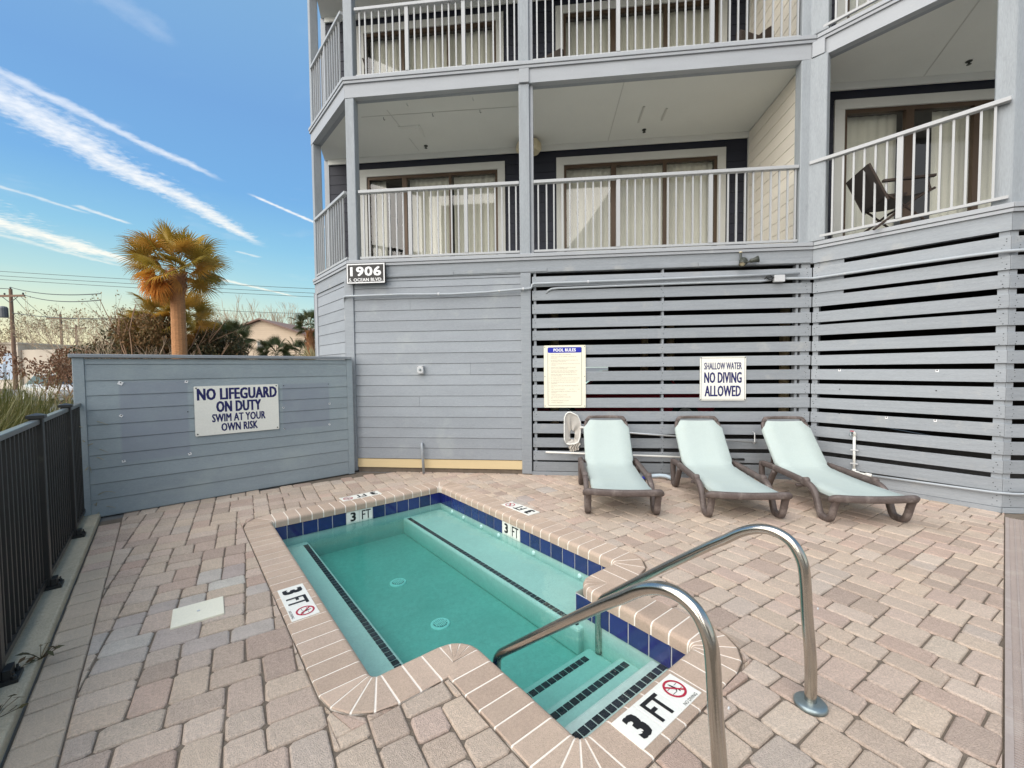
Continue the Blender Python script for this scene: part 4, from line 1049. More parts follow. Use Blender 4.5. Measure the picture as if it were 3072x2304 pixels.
# ------------------------------------------------------------------ black metal fence on the kerb
fm, fl_ = frame((-5.02, 3.915), (-1.55, .57))
fence = thing('metal_fence', (0, 0, 0), 'black metal picket fence running along the concrete kerb on the left', 'fence', M=fm)
posts_s = [.03, .86, 2.03, 3.2, 4.37]
for s_ in posts_s:
    Mx = fm @ Matrix.Translation((s_, 0, 0))
    p = link('fence_post', bevel_mesh(MB().box(-.032, .032, -.032, .032, .045, 1.235).mesh('fence_post', MT['black_metal']), .004), fence, Mx)
    part('post_cap', MB().add([(-.044, -.044, 1.235), (.044, -.044, 1.235), (.044, .044, 1.235), (-.044, .044, 1.235), (-.044, -.044, 1.257), (.044, -.044, 1.257), (.044, .044, 1.257), (-.044, .044, 1.257), (0, 0, 1.272)],
         [(3, 2, 1, 0), (0, 1, 5, 4), (1, 2, 6, 5), (2, 3, 7, 6), (3, 0, 4, 7), (4, 5, 8), (5, 6, 8), (6, 7, 8), (7, 4, 8)]), 'black_metal', p, Mx)
    part('post_flange', MB().box(-.055, .055, -.055, .085, .044, .064).box(-.04, .04, .033, .06, .064, .11), 'black_metal', p, Mx)
    for dx, dy in ((-.038, .068), (.038, .068)):
        part('anchor_bolt', MB().lathe([(.011, .064), (.011, .078), (.005, .08), (.005, .095)], 6, (dx, dy, 0)), 'black_metal', p, Mx)
pk = bevel_mesh(MB().box(-.0095, .0095, -.0095, .0095, .10, 1.20).mesh('picket', MT['black_metal']), .002)
for a, b in zip(posts_s, posts_s[1:]):
    link('top_rail', bevel_mesh(MB().box(a+.034, b-.034, -.022, .022, 1.195, 1.228).mesh('top_rail', MT['black_rail']), .006, 2), fence, fm)
    part('bottom_rail', MB().box(a+.034, b-.034, -.016, .016, .085, .12), 'black_metal', fence, fm)
    n_ = max(3, round((b-a)/.092))
    for k in range(1, n_): link('picket', pk, fence, fm @ Matrix.Translation((a+(b-a)*k/n_, 0, 0)))

# ------------------------------------------------------------------ signs
def sign_frame(p, xdir):
    x = Vector((*xdir, 0)).normalized(); z = Vector((0, 0, 1)).cross(x)*-1; y = Vector((0, 0, 1))
    z = x.cross(y); m = Matrix((x, y, z)).transposed().to_4x4(); m.translation = Vector(p); return m
def rounded(w, h, r, n=5):
    pts = []
    for cx, cy, a0 in ((w/2-r, h/2-r, 0), (-w/2+r, h/2-r, 90), (-w/2+r, -h/2+r, 180), (w/2-r, -h/2+r, 270)):
        for k in range(n+1):
            a = R(a0+90*k/n); pts.append((cx+r*math.cos(a), cy+r*math.sin(a)))
    return pts
def outline(w, h, r, t_, z):
    a = rounded(w, h, r); b = rounded(w-2*t_, h-2*t_, max(.001, r-t_)); n = len(a)
    return MB().add([(*p, z) for p in a]+[(*p, z) for p in b], [(i, (i+1) % n, n+(i+1) % n, n+i) for i in range(n)])
def sign(name, Mx, w, h, th, m, label, r=.012, cat='sign'):
    s_ = thing(name, (0, 0, 0), label, cat, M=Mx)
    me = MB().prism(rounded(w, h, r), 0, th).mesh('panel', MT[m]); link('panel', me, s_, Mx); return s_
def screws(s_, Mx, pts, z, m='black_ink', r=.008):
    for x, y in pts: part('screw', MB().lathe([(r, 0), (r, .003), (r*.5, .004)], 8), m, s_, Mx @ Matrix.Translation((x, y, z)))
# NO LIFEGUARD
c = (Vector((-4.302, 4.552))+Vector((-3.703, 5.216)))/2; dirx = (WMx.to_3x3() @ Vector((1, 0, 0)))
nv = WMx.to_3x3() @ Vector((0, -1, 0))
Mx = sign_frame((c.x+nv.x*.021, c.y+nv.y*.021, 1.068), (dirx.x, dirx.y))
s_ = sign('lifeguard_sign', Mx, .893, .595, .006, 'white_sign', 'white NO LIFEGUARD ON DUTY sign with blue letters on the privacy wall')
for txt, w, h, y, bd in (('NO LIFEGUARD', .850, .145, .198, .045), ('ON DUTY', .480, .138, .042, .045), ('SWIM AT YOUR', .570, .100, -.095, .035), ('OWN RISK', .390, .100, -.212, .035)):
    part('lettering', shift(text_mb(txt, w, h, bd), .005, y, .0068), 'blue_ink', s_, Mx)
part('lettering', shift(text_mb('X', .08, .007, 0), .01, -.272, .0068), 'blue_ink', s_, Mx) if False else None
screws(s_, Mx, ((-.425, .275), (.425, .275), (-.425, -.275), (.425, -.275)), .006)
# 1906
Mx = sign_frame((-2.798, 6.0, 2.953), (1, 0))
s_ = sign('address_sign', Mx, .590, .295, .035, 'black_sign', 'black 1906 S. OCEAN BLVD. address sign with white border under the balcony corner', .004)
part('border', outline(.578, .283, .004, .016, .0356), 'white_ink', s_, Mx)
part('number', shift(text_mb('1906', .475, .138, .055), 0, .030, .0358), 'white_ink', s_, Mx)
part('lettering', shift(text_mb('S. OCEAN BLVD.', .510, .048, .035), 0, -.092, .0358), 'white_ink', s_, Mx)
# pool rules
Mx = sign_frame((.090, 6.040, 1.418), (1, 0))
s_ = sign('pool_rules_sign', Mx, .588, .885, .006, 'cream_sign', 'tall cream POOL RULES sign with blue heading on the slatted wall')
part('border', outline(.480, .830, .02, .004, .0066), 'black_ink', s_, Mx)
part('heading_band', MB().prism([(x, y+.376) for x, y in rounded(.472, .078, .016)], .0064, .0069), 'band_blue', s_, Mx)
part('heading', shift(text_mb('POOL RULES', .315, .046, .06), 0, .376, .0075), 'white_ink', s_, Mx)
rules = ['THERE SHOULD BE NO SOLO SWIMMING', 'THERE SHOULD BE NO RUNNING, BOISTEROUS OR\nROUGH PLAY', 'NO PERSON UNDER THE INFLUENCE OF ALCOHOL OR\nDRUGS SHOULD USE THE POOL', 'THERE SHOULD BE NO SPITTING OR BLOWING NOSE IN\nTHE POOL',
 'PERSONS WITH DIARRHEAL ILLNESS OR NAUSEA\nSHOULD NOT ENTER THE POOL', 'PERSONS WITH SKIN, EYE, EAR, OR RESPIRATORY\nINFECTIONS SHOULD NOT ENTER THE POOL', 'PERSONS WITH OPEN LESIONS OR WOUNDS SHOULD\nNOT ENTER THE POOL', 'NO ANIMALS OR PETS ALLOWED IN THE POOL ENCLOSURE',
 'NO GLASS ALLOWED IN THE POOL OR ON THE DECK', 'NO CHILDREN SHOULD BE IN THE POOL WITHOUT\nSUPERVISION', 'YOU SHOULD TAKE A SHOWER BEFORE ENTERING THE\nPOOL', 'THE POOL IS OPEN FROM            A.M. TO            P.M.', 'THE MAXIMUM NUMBER OF SWIMMERS ALLOWED IN\nTHE POOL IS',
 'A FIRST AID KIT IS LOCATED', 'LIFE SAVING EQUIPMENT IS LOCATED\nAT', 'AN EMERGENCY PHONE IS LOCATED', 'THE POOL OPERATOR IS']
y = .318
for i, rr in enumerate(rules):
    nl = rr.count('\n')+1
    longest = max(rr.split('\n'), key=len)
    w = min(.405, len(longest)*.0088); h = .013 if nl == 1 else .034
    t_ = text_mb(rr, w, h, 0, align='LEFT'); part('rule_line', shift(t_, -.195+w/2, y-h/2, .0068), 'faded_ink', s_, Mx)
    t_ = text_mb(str(i+1)+'.', .012, .011, 0); part('rule_number', shift(t_, -.216, y-.006, .0068), 'faded_ink', s_, Mx)
    y -= h + .0165
screws(s_, Mx, ((-.28, .42), (.28, .42), (-.28, -.42), (.28, -.42), (-.28, 0), (.28, 0)), .006, r=.006)
# shallow water
Mx = sign_frame((2.232, 6.040, 1.374), (1, 0))
s_ = sign('shallow_water_sign', Mx, .600, .598, .006, 'white_sign', 'square white SHALLOW WATER NO DIVING ALLOWED sign on the slatted wall above the loungers')
part('border', outline(.570, .568, .006, .004, .0066), 'black_ink', s_, Mx)
for txt, w, h, y, bd in (('SHALLOW WATER', .490, .096, .172, .02), ('NO DIVING', .490, .150, .014, .03), ('ALLOWED', .475, .150, -.170, .03)):
    part('lettering', shift(text_mb(txt, w, h, bd), 0, y, .0068), 'blue_ink', s_, Mx)
screws(s_, Mx, ((-.288, .287), (.288, .287), (-.288, -.287), (.288, -.287)), .006)

# ------------------------------------------------------------------ fittings on the building
eb = sign_frame((-2.015, 6.058, 1.535), (1, 0))
box_ = thing('emergency_button', (0, 0, 0), 'small grey metal push button box on the grey siding', 'button box', M=eb)
link('housing', bevel_mesh(MB().box(-.046, .046, -.058, .058, 0, .055).mesh('housing', MT['metalbox']), .005, 2), box_, eb)
part('button', MB().lathe([(.017, .055), (.017, .068), (.012, .073)], 16), 'steel_dark', box_, eb)
for x in (-.034, .034):
    for y in (-.045, .045): part('screw', MB().lathe([(.005, .055), (.005, .058)], 8, (x, y, 0)), 'black_ink', box_, eb)
def conduit(name, path, r, label, cat='conduit', m='conduit', clamps=()):
    o = tag(link(name, MB().tube(path, r, 10).mesh(name, MT[m], True), None, I4), label, cat)
    for p in clamps:
        part('pipe_clamp', MB().tube([(p[0]-.012, p[1], p[2]), (p[0]+.012, p[1], p[2])], r*1.35, 10), 'metalbox', o)
    return o
conduit('electrical_conduit', [(-3.235, 6.185, 1.74), (-3.19, 6.10, 2.45), (-3.175, 6.03, 2.625), (-3.13, 6.005, 2.634), (-2.3, 6.012, 2.640), (-1.55, 6.013, 2.622), (-1.0, 6.012, 2.635), (-.46, 6.003, 2.664), (-.385, 6.003, 2.668), (-.366, 6.01, 2.69), (-.362, 6.01, 2.72), (-.335, 6.012, 2.733), (.5, 6.016, 2.738), (1.3, 6.018, 2.742), (2.3, 6.018, 2.752), (3.18, 6.018, 2.764)],
        .0165, 'long pale grey conduit stepping up where the siding meets the slats, below the first floor', clamps=((-.486, 6.003, 2.662), (.42, 6.016, 2.737), (-1.72, 6.013, 2.628)))
conduit('slat_conduit', [(-.16, 6.06, 2.60), (-.14, 6.045, 2.635), (-.09, 6.035, 2.658), (.0, 6.03, 2.664), (1.0, 6.03, 2.673), (2.0, 6.03, 2.680), (2.7, 6.03, 2.676), (2.83, 6.03, 2.690)], .015, 'thin grey conduit below the longer one, ending in the junction box')
j = lambda s_, z: tuple(CMx @ Vector((s_, -.03, z)))
conduit('side_conduit', [(2.99, 6.025, 2.700), (3.2, 6.025, 2.695), (3.33, 6.02, 2.690), j(.03, 2.69), j(.9, 2.693), j(1.4, 2.690), j(1.66, 2.684), (4.64, 4.815, 2.68), (7.9, 4.815, 2.68)], .017, 'grey conduit running round the slatted corner from the junction box to the right')
jb = link('junction_box', bevel_mesh(MB().box(2.86, 2.99, 5.985, 6.045, 2.655, 2.745).mesh('junction_box', MT['metalbox']), .004), None, I4)
tag(jb, 'white grey junction box on the slats joining two conduits', 'junction box')
part('black_cable', MB().tube([(2.75, 6.03, 2.70), (2.77, 6.01, 2.735), (2.82, 6.005, 2.74), (2.845, 6.01, 2.70), (2.80, 6.005, 2.69), (2.77, 6.01, 2.715), (2.86, 6.01, 2.72)], .009, 6), 'black_metal', jb)
# flood light
fl0 = thing('flood_light', (2.43, 5.99, 2.93), 'dark bronze twin head flood light under the balcony edge above the slats', 'flood light')
part('mount_stem', MB().tube([(2.432, 6.0, 3.06), (2.43, 5.99, 2.99), (2.435, 5.985, 2.955)], .014, 8), 'dark_fixture', fl0)
part('photocell', MB().lathe([(.018, 0), (.020, .012), (.012, .018)], 12, (2.432, 6.0, 3.055)), 'lampglass', fl0)
part('junction_cover', MB().lathe([(.052, 0), (.055, .02), (.040, .045), (.015, .05)], 18).xf(Matrix.Translation((2.475, 6.03, 2.945)) @ Matrix.Rotation(R(90), 4, 'X')), 'dark_fixture', fl0, smooth=True)
def lampcone(a, d, r0, r1, L):
    a = Vector(a); d = Vector(d).normalized(); q = d.to_track_quat('Z', 'Y').to_matrix().to_4x4()
    Mx = Matrix.Translation(a) @ q
    h = part('lamp_head', MB().lathe([(r0*.7, -.02), (r0, 0), (r0*1.02, L*.35), (r1, L), (r1*.9, L), (r1*.82, L*.8)], 18), 'dark_fixture', fl0, Mx, True)
    part('lamp_lens', MB().lathe([(r1*.84, L*.82), (r1*.6, L*.88), (.004, L*.9)], 16), 'lampglass', h, Mx)
lampcone((2.45, 5.97, 2.945), (-.35, -.55, -.75), .032, .042, .085)
lampcone((2.56, 5.98, 2.94), (.85, -.15, .18), .028, .046, .085)
part('swivel_arm', MB().tube([(2.47, 6.0, 2.945), (2.51, 5.985, 2.925), (2.555, 5.98, 2.938)], .014, 8), 'dark_fixture', fl0)
# drain stub in front of the siding
conduit('drain_stub', [(-2.02, 6.062, .435), (-2.018, 6.030, .437), (-2.012, 6.012, .42), (-2.005, 6.006, .36), (-1.985, 6.00, .0)], .019, 'short bent grey drain pipe standing in front of the siding', 'pipe')
# white stand pipe with tap
sp = thing('standpipe', tuple(CMx @ Vector((.49, -.03, .0))), 'white plastic standpipe with a hose tap against the right hand slats', 'standpipe')
part('riser', MB().tube([j(.488, .195), j(.482, .675)], .0145, 10), 'pvc', sp, smooth=True)
part('supply_pipe', MB().tube([j(-.03, .205), j(.3, .200), j(.62, .19)], .0145, 10), 'pvc', sp, smooth=True)
part('tee_fitting', MB().tube([j(.44, .199), j(.54, .196)], .020, 10).tube([j(.488, .19), j(.487, .24)], .020, 10), 'pvc', sp, smooth=True)
part('coupling', MB().tube([j(.60, .192), j(.66, .188)], .021, 10), 'pvc', sp, smooth=True)
part('elbow', MB().tube([j(.482, .655), j(.480, .69), tuple(CMx @ Vector((.470, -.05, .70)))], .020, 10), 'pvc', sp, smooth=True)
part('tap', MB().tube([tuple(CMx @ Vector((.472, -.05, .695))), tuple(CMx @ Vector((.455, -.085, .690))), tuple(CMx @ Vector((.455, -.095, .66)))], .010, 8), 'steel_dark', sp)
part('tap_handle', MB().lathe([(.004, 0), (.022, .003), (.022, .009), (.004, .012)], 12).xf(Matrix.Translation(CMx @ Vector((.468, -.075, .712)))), 'red_ink', sp)
for z in (.30, .47): part('pipe_strap', MB().box(.450, .525, -.046, -.012, z, z+.012), 'metalbox', sp, CMx)
conduit('grey_base_pipe', [j(.665, .187), j(1.2, .195), j(1.66, .203), (4.63, 4.815, .205), (7.9, 4.815, .21)], .014, 'grey pipe along the foot of the right hand slats, continuing the white pipe', 'pipe')

# ------------------------------------------------------------------ pool tools on the slats
net = thing('skimmer_net', (.20, 5.985, .66), 'leaf skimmer net with white rim and beige bag hanging on the slats', 'pool net')
rim = []
for x, z in ((.11, .47), (.082, .53), (.085, .83), (.105, .885), (.135, .912), (.175, .912), (.265, .865), (.305, .78), (.312, .70), (.300, .56), (.278, .49), (.22, .462), (.15, .458)):
    rim.append((x, 5.985+.03*math.sin((z-.46)*7), z))
rim.append(rim[0])
part('rim', MB().tube(rim, .0105, 8), 'pvc', net, smooth=True)
cxn, czn = .195, .69
def bag(u, v):
    k = u*(len(rim)-1); i = min(int(k), len(rim)-2); f_ = k-i; p = Vector(rim[i]).lerp(Vector(rim[i+1]), f_)
    q = Vector((cxn+(p.x-cxn)*(1-.72*v), 6.0+.035*v+.018*math.sin(u*31+v*4)*v, czn+(p.z-czn)*(1-.70*v)-.10*v))
    return tuple(q)
part('net_bag', MB().grid(bag, 52, 6), 'netmesh', net, smooth=True)
part('bag_tail', MB().grid(lambda u, v: (.145+.155*u-.03*v*u+.012*math.sin(v*9), 5.99+.022*math.sin(u*24)*(1-.2*v), .47-.105*v-.012*math.sin(u*5)), 24, 5), 'netmesh', net, smooth=True)
part('socket', MB().tube([(.305, 5.985, .70), (.38, 5.985, .695)], .016, 8), 'pvc', net)
p1 = tag(link('net_pole', MB().tube([(.34, 5.985, .695), (.98, 5.99, .628), (2.66, 5.985, .512)], .0135, 10).mesh('net_pole', MT['aluminium'], True), None, I4), 'aluminium pole of the skimmer net hung across the slats behind the loungers', 'pole')
part('hanger_hook', MB().tube([(2.625, 6.03, .65), (2.625, 5.975, .64), (2.625, 5.965, .52), (2.625, 5.985, .492), (2.625, 6.01, .51)], .007, 6), 'aluminium', p1)
p2 = tag(link('brush_pole', MB().tube([(-.185, 5.985, .343), (1.1, 5.985, .312), (2.335, 5.985, .280)], .0135, 10).mesh('brush_pole', MT['pvc'], True), None, I4), 'lower white pole with a black grip hung across the slats', 'pole')
part('grip', MB().tube([(2.335, 5.985, .280), (2.50, 5.985, .276)], .017, 10), 'black_metal', p2, smooth=True)
for x in (.5, 1.95): part('hanger_hook', MB().tube([(x, 6.03, .36), (x, 5.97, .355), (x, 5.965, .30-.02*(x/2)), (x, 5.99, .285-.02*(x/2))], .006, 6), 'aluminium', p2)
hose = tag(link('pool_hose', MB().tube([(1.14, 5.86, .018), (1.19, 5.93, .02), (1.28, 5.97, .03), (1.38, 5.955, .045), (1.46, 5.90, .05), (1.54, 5.80, .03)], .026, 10).mesh('pool_hose', MT['hose'], True), None, I4), 'pale blue ribbed hose lying on the pavers behind the left lounger', 'hose')
for k in range(22):
    a = Vector((1.19, 5.93, .02)).lerp(Vector((1.46, 5.90, .05)), k/21) ; a.y += .05*math.sin(PI*k/21); 
part('hose_cuff', MB().tube([(1.12, 5.83, .018), (1.155, 5.885, .019)], .031, 10), 'band_blue', hose, smooth=True)

# ------------------------------------------------------------------ loungers (local frame: x across, y towards the head, z up)
def rrect_tube(path, w, h, up=None, seg=10):
    """swept rounded-rectangle section: w sideways (x axis), h in the bending plane"""
    pts = [Vector(p) for p in path]; n = len(pts); vs = []
    for i, p in enumerate(pts):
        t_ = ((pts[min(i+1, n-1)]-p).normalized() + (p-pts[max(i-1, 0)]).normalized()).normalized()
        s_ = Vector(up) if up else Vector((1, 0, 0)); s_ = (s_-t_*s_.dot(t_)).normalized(); b = t_.cross(s_)
        for k in range(seg):
            a = 2*PI*(k+.5)/seg; ca, sa = math.cos(a), math.sin(a); e = .55
            vs.append(p + s_*w/2*math.copysign(abs(ca)**e, ca) + b*h/2*math.copysign(abs(sa)**e, sa))
    fs = [(i*seg+k, i*seg+(k+1) % seg, (i+1)*seg+(k+1) % seg, (i+1)*seg+k) for i in range(n-1) for k in range(seg)]
    fs += [tuple(reversed(range(seg))), tuple(range((n-1)*seg, n*seg))]
    return MB().add(vs, fs)
def soft(path, k=3):
    out = []
    for i in range(len(path)-1):
        a, b, c, d = (Vector(path[max(0, min(len(path)-1, i+q))]) for q in (-1, 0, 1, 2))
        for q in range(k):
            t_ = q/k; out.append(tuple(.5*(2*b + (c-a)*t_ + (2*a-5*b+4*c-d)*t_*t_ + (3*b-a-3*c+d)*t_**3)))
    out.append(tuple(path[-1])); return out
def make_lounger(label):
    t = thing('sun_lounger', (0, 0, 0), label, 'sun lounger', 'sun loungers in front of the slatted wall')
    W2 = .352
    for s_ in (-1, 1):
        x = s_*W2
        side = soft([(x, 1.30, .315), (x, 1.12, .318), (x, .80, .312), (x, .50, .300), (x, .36, .27), (x, .285, .18), (x, .235, .06), (x, .20, .028), (x, .12, .026)], 3)
        part('side_rail', rrect_tube(side, .056, .066), 'lounger_frame', t, smooth=True)
        front = soft([(x, .14, .026), (x, .09, .035), (x, .055, .10), (x, .020, .215), (x, -.005, .258)], 3)
        part('leg', rrect_tube(front, .064, .052), 'lounger_frame', t, smooth=True)
        rear = soft([(x, 1.315, .33), (x, 1.325, .24), (x, 1.305, .10), (x, 1.285, .028), (x, 1.215, .026), (x, 1.17, .06), (x, 1.10, .18), (x, 1.03, .285)], 3)
        part('leg', rrect_tube(rear, .062, .058), 'lounger_frame', t, smooth=True)
        part('rail_knob', MB().lathe([(.020, 0), (.034, .006), (.034, .05), (.026, .058)], 14).xf(Matrix.Translation((x-.029, .455, .322)) @ Matrix.Rotation(R(90), 4, 'Y')), 'lounger_frame', t, smooth=True)
    bar = soft([(-.378, .035, .243), (-.372, .0, .262), (-.335, -.022, .272), (-.20, -.026, .266), (0, -.027, .262), (.20, -.026, .266), (.335, -.022, .272), (.372, .0, .262), (.378, .035, .243)], 3)
    part('foot_bar', rrect_tube(bar, .056, .068, (0, 1, 0)), 'lounger_frame', t, smooth=True)
    part('cross_bar', MB().tube([(-W2, 1.28, .30), (W2, 1.28, .30)], .022, 8), 'lounger_frame', t, smooth=True)
    part('cross_bar', MB().tube([(-W2, .62, .225), (W2, .62, .225)], .018, 8), 'lounger_frame', t, smooth=True)
    # sling: seat then backrest, with side walls turned down
    hy, hz = 1.045, .318; ty, tz = 1.475, .835
    def top(s_):           # centre line, s 0..1 foot to hinge, 1..2 hinge to head
        def lin(s_):
            if s_ <= 1: return Vector((0, .015+(hy-.015)*s_, .292+.026*s_ - .014*math.sin(PI*s_)))
            q = s_-1; return Vector((0, hy+(ty-hy)*q, hz+(tz-hz)*q - .012*math.sin(PI*q)))
        if abs(s_-1) < .12:
            a, b, c = lin(.88), lin(1.0), lin(1.12); q = (s_-.88)/.24
            return a*(1-q)**2 + b*2*q*(1-q) + c*q*q
        return lin(s_)
    def half(s_):
        if s_ < .02: return .305
        if s_ > 1.85: return .275 - .055*((s_-1.85)/.15)
        if .95 < s_ < 1.12: return .285
        return .300
    seat = MB(); rows = [i/11*.88 for i in range(12)] + [.92, .96, 1.0, 1.04] + [1.08] + [1.12+.865*i/11 for i in range(12)]
    def row(s_):
        c = top(s_); h = half(s_); d = (top(min(2, s_+.10))-top(max(0, s_-.10))).normalized(); nrm = Vector((0, -d.z, d.y))
        pts = []
        for x, dz in ((-h, -.055), (-h-.004, -.02), (-h+.012, 0), (-h*.5, -.006), (0, -.008), (h*.5, -.006), (h-.012, 0), (h+.004, -.02), (h, -.055)):
            pts.append(Vector((x, c.y, c.z)) + nrm*dz)
        return pts
    vs = [p for s_ in rows for p in row(s_)]; m_ = 9
    half_n = 15
    def sub(r0, r1): return MB().add(vs[r0*m_:r1*m_], [(i*m_+k, i*m_+k+1, (i+1)*m_+k+1, (i+1)*m_+k) for i in range(r1-r0-1) for k in range(m_-1)])
    part('seat_sling', sub(0, 15), 'sling', t, smooth=True)
    part('back_sling', sub(14, 29), 'sling', t, smooth=True)
    for s_ in (-1, 1):
        bk = soft([(s_*.262, hy+.02, hz-.045), (s_*.270, 1.23, .465), (s_*.272, 1.41, .68), (s_*.268, 1.475, .785), (s_*.225, 1.492, .842)], 3)
        part('back_frame', rrect_tube(bk, .040, .045), 'lounger_frame', t, smooth=True)
        part('back_strut', MB().tube([(s_*.25, 1.27, .55), (s_*.27, 1.25, .31)], .012, 8), 'lounger_frame', t, smooth=True)
    part('head_bar', rrect_tube(soft([(-.262, 1.475, .815), (-.235, 1.490, .850), (-.20, 1.494, .862), (0, 1.496, .866), (.20, 1.494, .862), (.235, 1.490, .850), (.262, 1.475, .815)], 3), .038, .040, (0, 1, 0)), 'lounger_frame', t, smooth=True)
    return t
lg = make_lounger('left lounger of the three, nearest the skimmer net')
spots = [((.655, 4.37), 0.6, None), ((1.875, 4.365), 1.5, 'middle lounger of the three, beside the black pole grip'), ((3.000, 4.335), 3.5, 'right lounger of the three, nearest the white standpipe')]
for (x, y), a, lab in spots:
    Mx = Matrix.Translation((x, y, 0)) @ Matrix.Rotation(R(a), 4, 'Z')
    if lab is None: lg.matrix_world = Mx; WM[lg.name] = Mx
    else:
        c_ = copy_tree(lg, None, Mx); c_['label'] = lab

# ------------------------------------------------------------------ balcony furniture
lamp = thing('ceiling_lamp', (-.50, 7.62, 5.565), 'cream glass box lamp under the first floor balcony ceiling behind the post', 'lamp')
part('lamp_base', MB().lathe([(.14, 0), (.15, -.02), (.12, -.04)], 20).xf(Matrix.Translation((-.50, 7.62, 5.564))), 'brown', lamp)
part('lamp_shade', MB().lathe([(.12, -.04), (.215, -.05), (.225, -.09), (.225, -.17), (.185, -.20), (.01, -.205)], 8).xf(Matrix.Translation((-.50, 7.62, 5.564))), 'lampglass', lamp)
def folding_chair(label, x, y, z, rot, m, back=.62):
    Mx = Matrix.Translation((x, y, z)) @ Matrix.Rotation(R(rot), 4, 'Z')
    t = thing('balcony_chair', (0, 0, 0), label, 'chair', 'chairs on the balconies', M=Mx)
    for s_ in (-.27, .27):
        part('leg', MB().tube([(s_, .30, 0), (s_, -.10, .32), (s_, -.28, .42)], .014, 6), 'wicker', t, Mx)
        part('leg', MB().tube([(s_, -.26, 0), (s_, .10, .34), (s_, .18, .40)], .014, 6), 'wicker', t, Mx)
        part('armrest', MB().box(s_-.025, s_+.025, -.28, .22, .545, .57), 'wicker', t, Mx)
        part('back_post', MB().tube([(s_, .16, .34), (s_, .36, .34+back)], .014, 6), 'wicker', t, Mx)
        part('arm_post', MB().tube([(s_, -.24, .40), (s_, -.20, .55)], .012, 6), 'wicker', t, Mx)
    part('seat', MB().grid(lambda u, v: (-.26+.52*u, -.30+.50*v, .42-.05*v-.03*math.sin(PI*v)), 4, 8), m, t, Mx)
    part('backrest', MB().grid(lambda u, v: (-.26+.52*u, .17+.20*v, .36+(back-.02)*v-.0*u), 4, 6), m, t, Mx)
    return t
def wicker_chair(label, x, y, z, rot):
    Mx = Matrix.Translation((x, y, z)) @ Matrix.Rotation(R(rot), 4, 'Z')
    t = thing('wicker_armchair', (0, 0, 0), label, 'armchair', 'chairs on the balconies', M=Mx)
    for sx in (-.29, .29):
        for sy in (-.27, .27): part('leg', MB().box(sx-.025, sx+.025, sy-.025, sy+.025, 0, .36), 'wicker', t, Mx)
        link('arm', bevel_mesh(MB().box(sx-.05, sx+.05, -.31, .30, .30, .66).mesh('arm', MT['wicker']), .03, 2), t, Mx)
    link('seat', bevel_mesh(MB().box(-.24, .24, -.30, .27, .28, .40).mesh('seat', MT['wicker']), .02), t, Mx)
    part('backrest', MB().grid(lambda u, v: (.31*math.sin((u-.5)*2.6)/math.sin(1.3)*1.0, .30+.10*v+.03*math.cos((u-.5)*PI), .36+.62*v*(1-.12*(2*u-1)**2)), 10, 6), 'wicker', t, Mx)
    link('cushion', bevel_mesh(MB().box(-.22, .22, -.29, .22, .405, .52).mesh('cushion', MT['cushion']), .045, 3), t, Mx)
    return t
folding_chair('charcoal sling chair on the first floor balcony at the right, seen through its railing', 4.08, 5.74, 3.15, 80, 'charcoal_sling', .44)
folding_chair('tan sling chair on the second floor balcony beside the corner post', -2.95, 7.35, 5.80, 100, 'tan_sling', .66)
folding_chair('dark framed chair on the second floor balcony in front of the narrow glass door', -1.75, 7.2, 5.80, 8, 'charcoal_sling', .5)
wicker_chair('dark wicker armchair with pale cushion just right of the second floor middle post', -.02, 7.15, 5.80, 60)
wicker_chair('dark wicker armchair with pale cushion against the cream partition on the second floor', 2.80, 7.10, 5.80, -65)
# ------------------------------------------------------------------ vegetation
vr_ = random.Random(23)
def frond_mesh(name, m, pet=.75, leaf=.62, nseg=26, spread=118, droop=.5, wid=.030, curl=.25):
    mb = MB()
    # petiole: three-sided tapering stalk bending down
    def stalk(t): return Vector((pet*t, 0, -.10*pet*t*t))
    path = [stalk(k/3) for k in range(4)]
    mb.tube(path, [.018, .014, .011, .008], 3, cap=False)
    tip = stalk(1)
    for k in range(nseg):
        a = R(-spread + 2*spread*k/(nseg-1) + vr_.uniform(-2, 2)); L = leaf*(.72+.28*math.cos(a*.75))*vr_.uniform(.88, 1.08)
        base = tip + Vector((.10*(1-abs(a)/R(spread)), 0, 0)); d = Vector((math.cos(a), math.sin(a), .10)); sd = Vector((-math.sin(a), math.cos(a), 0))
        vs = []; ns = 4
        for q in range(ns+1):
            t_ = q/ns; c = base + d*L*t_*(1-.10*t_) + Vector((0, 0, -droop*L*t_**2.4 - curl*L*t_**4)); w = wid*(.35+1.0*math.sin(PI*min(1, t_*.9+.12)))*(1-t_**3)
            tw = Vector((0, 0, .012*math.sin(PI*t_)))
            vs += [c - sd*w/2 + tw, c - Vector((0, 0, .004)), c + sd*w/2 + tw]
        mb.add(vs, [(q*3+e, q*3+e+1, q*3+e+4, q*3+e+3) for q in range(ns) for e in (0, 1)])
    return mb.mesh(name, MT[m])
FR = {}
def fr(m, kind, **kw):
    k = (m, kind)
    if k not in FR: FR[k] = [frond_mesh('frond', m, **kw) for _ in range(3)]
    return vr_.choice(FR[k])
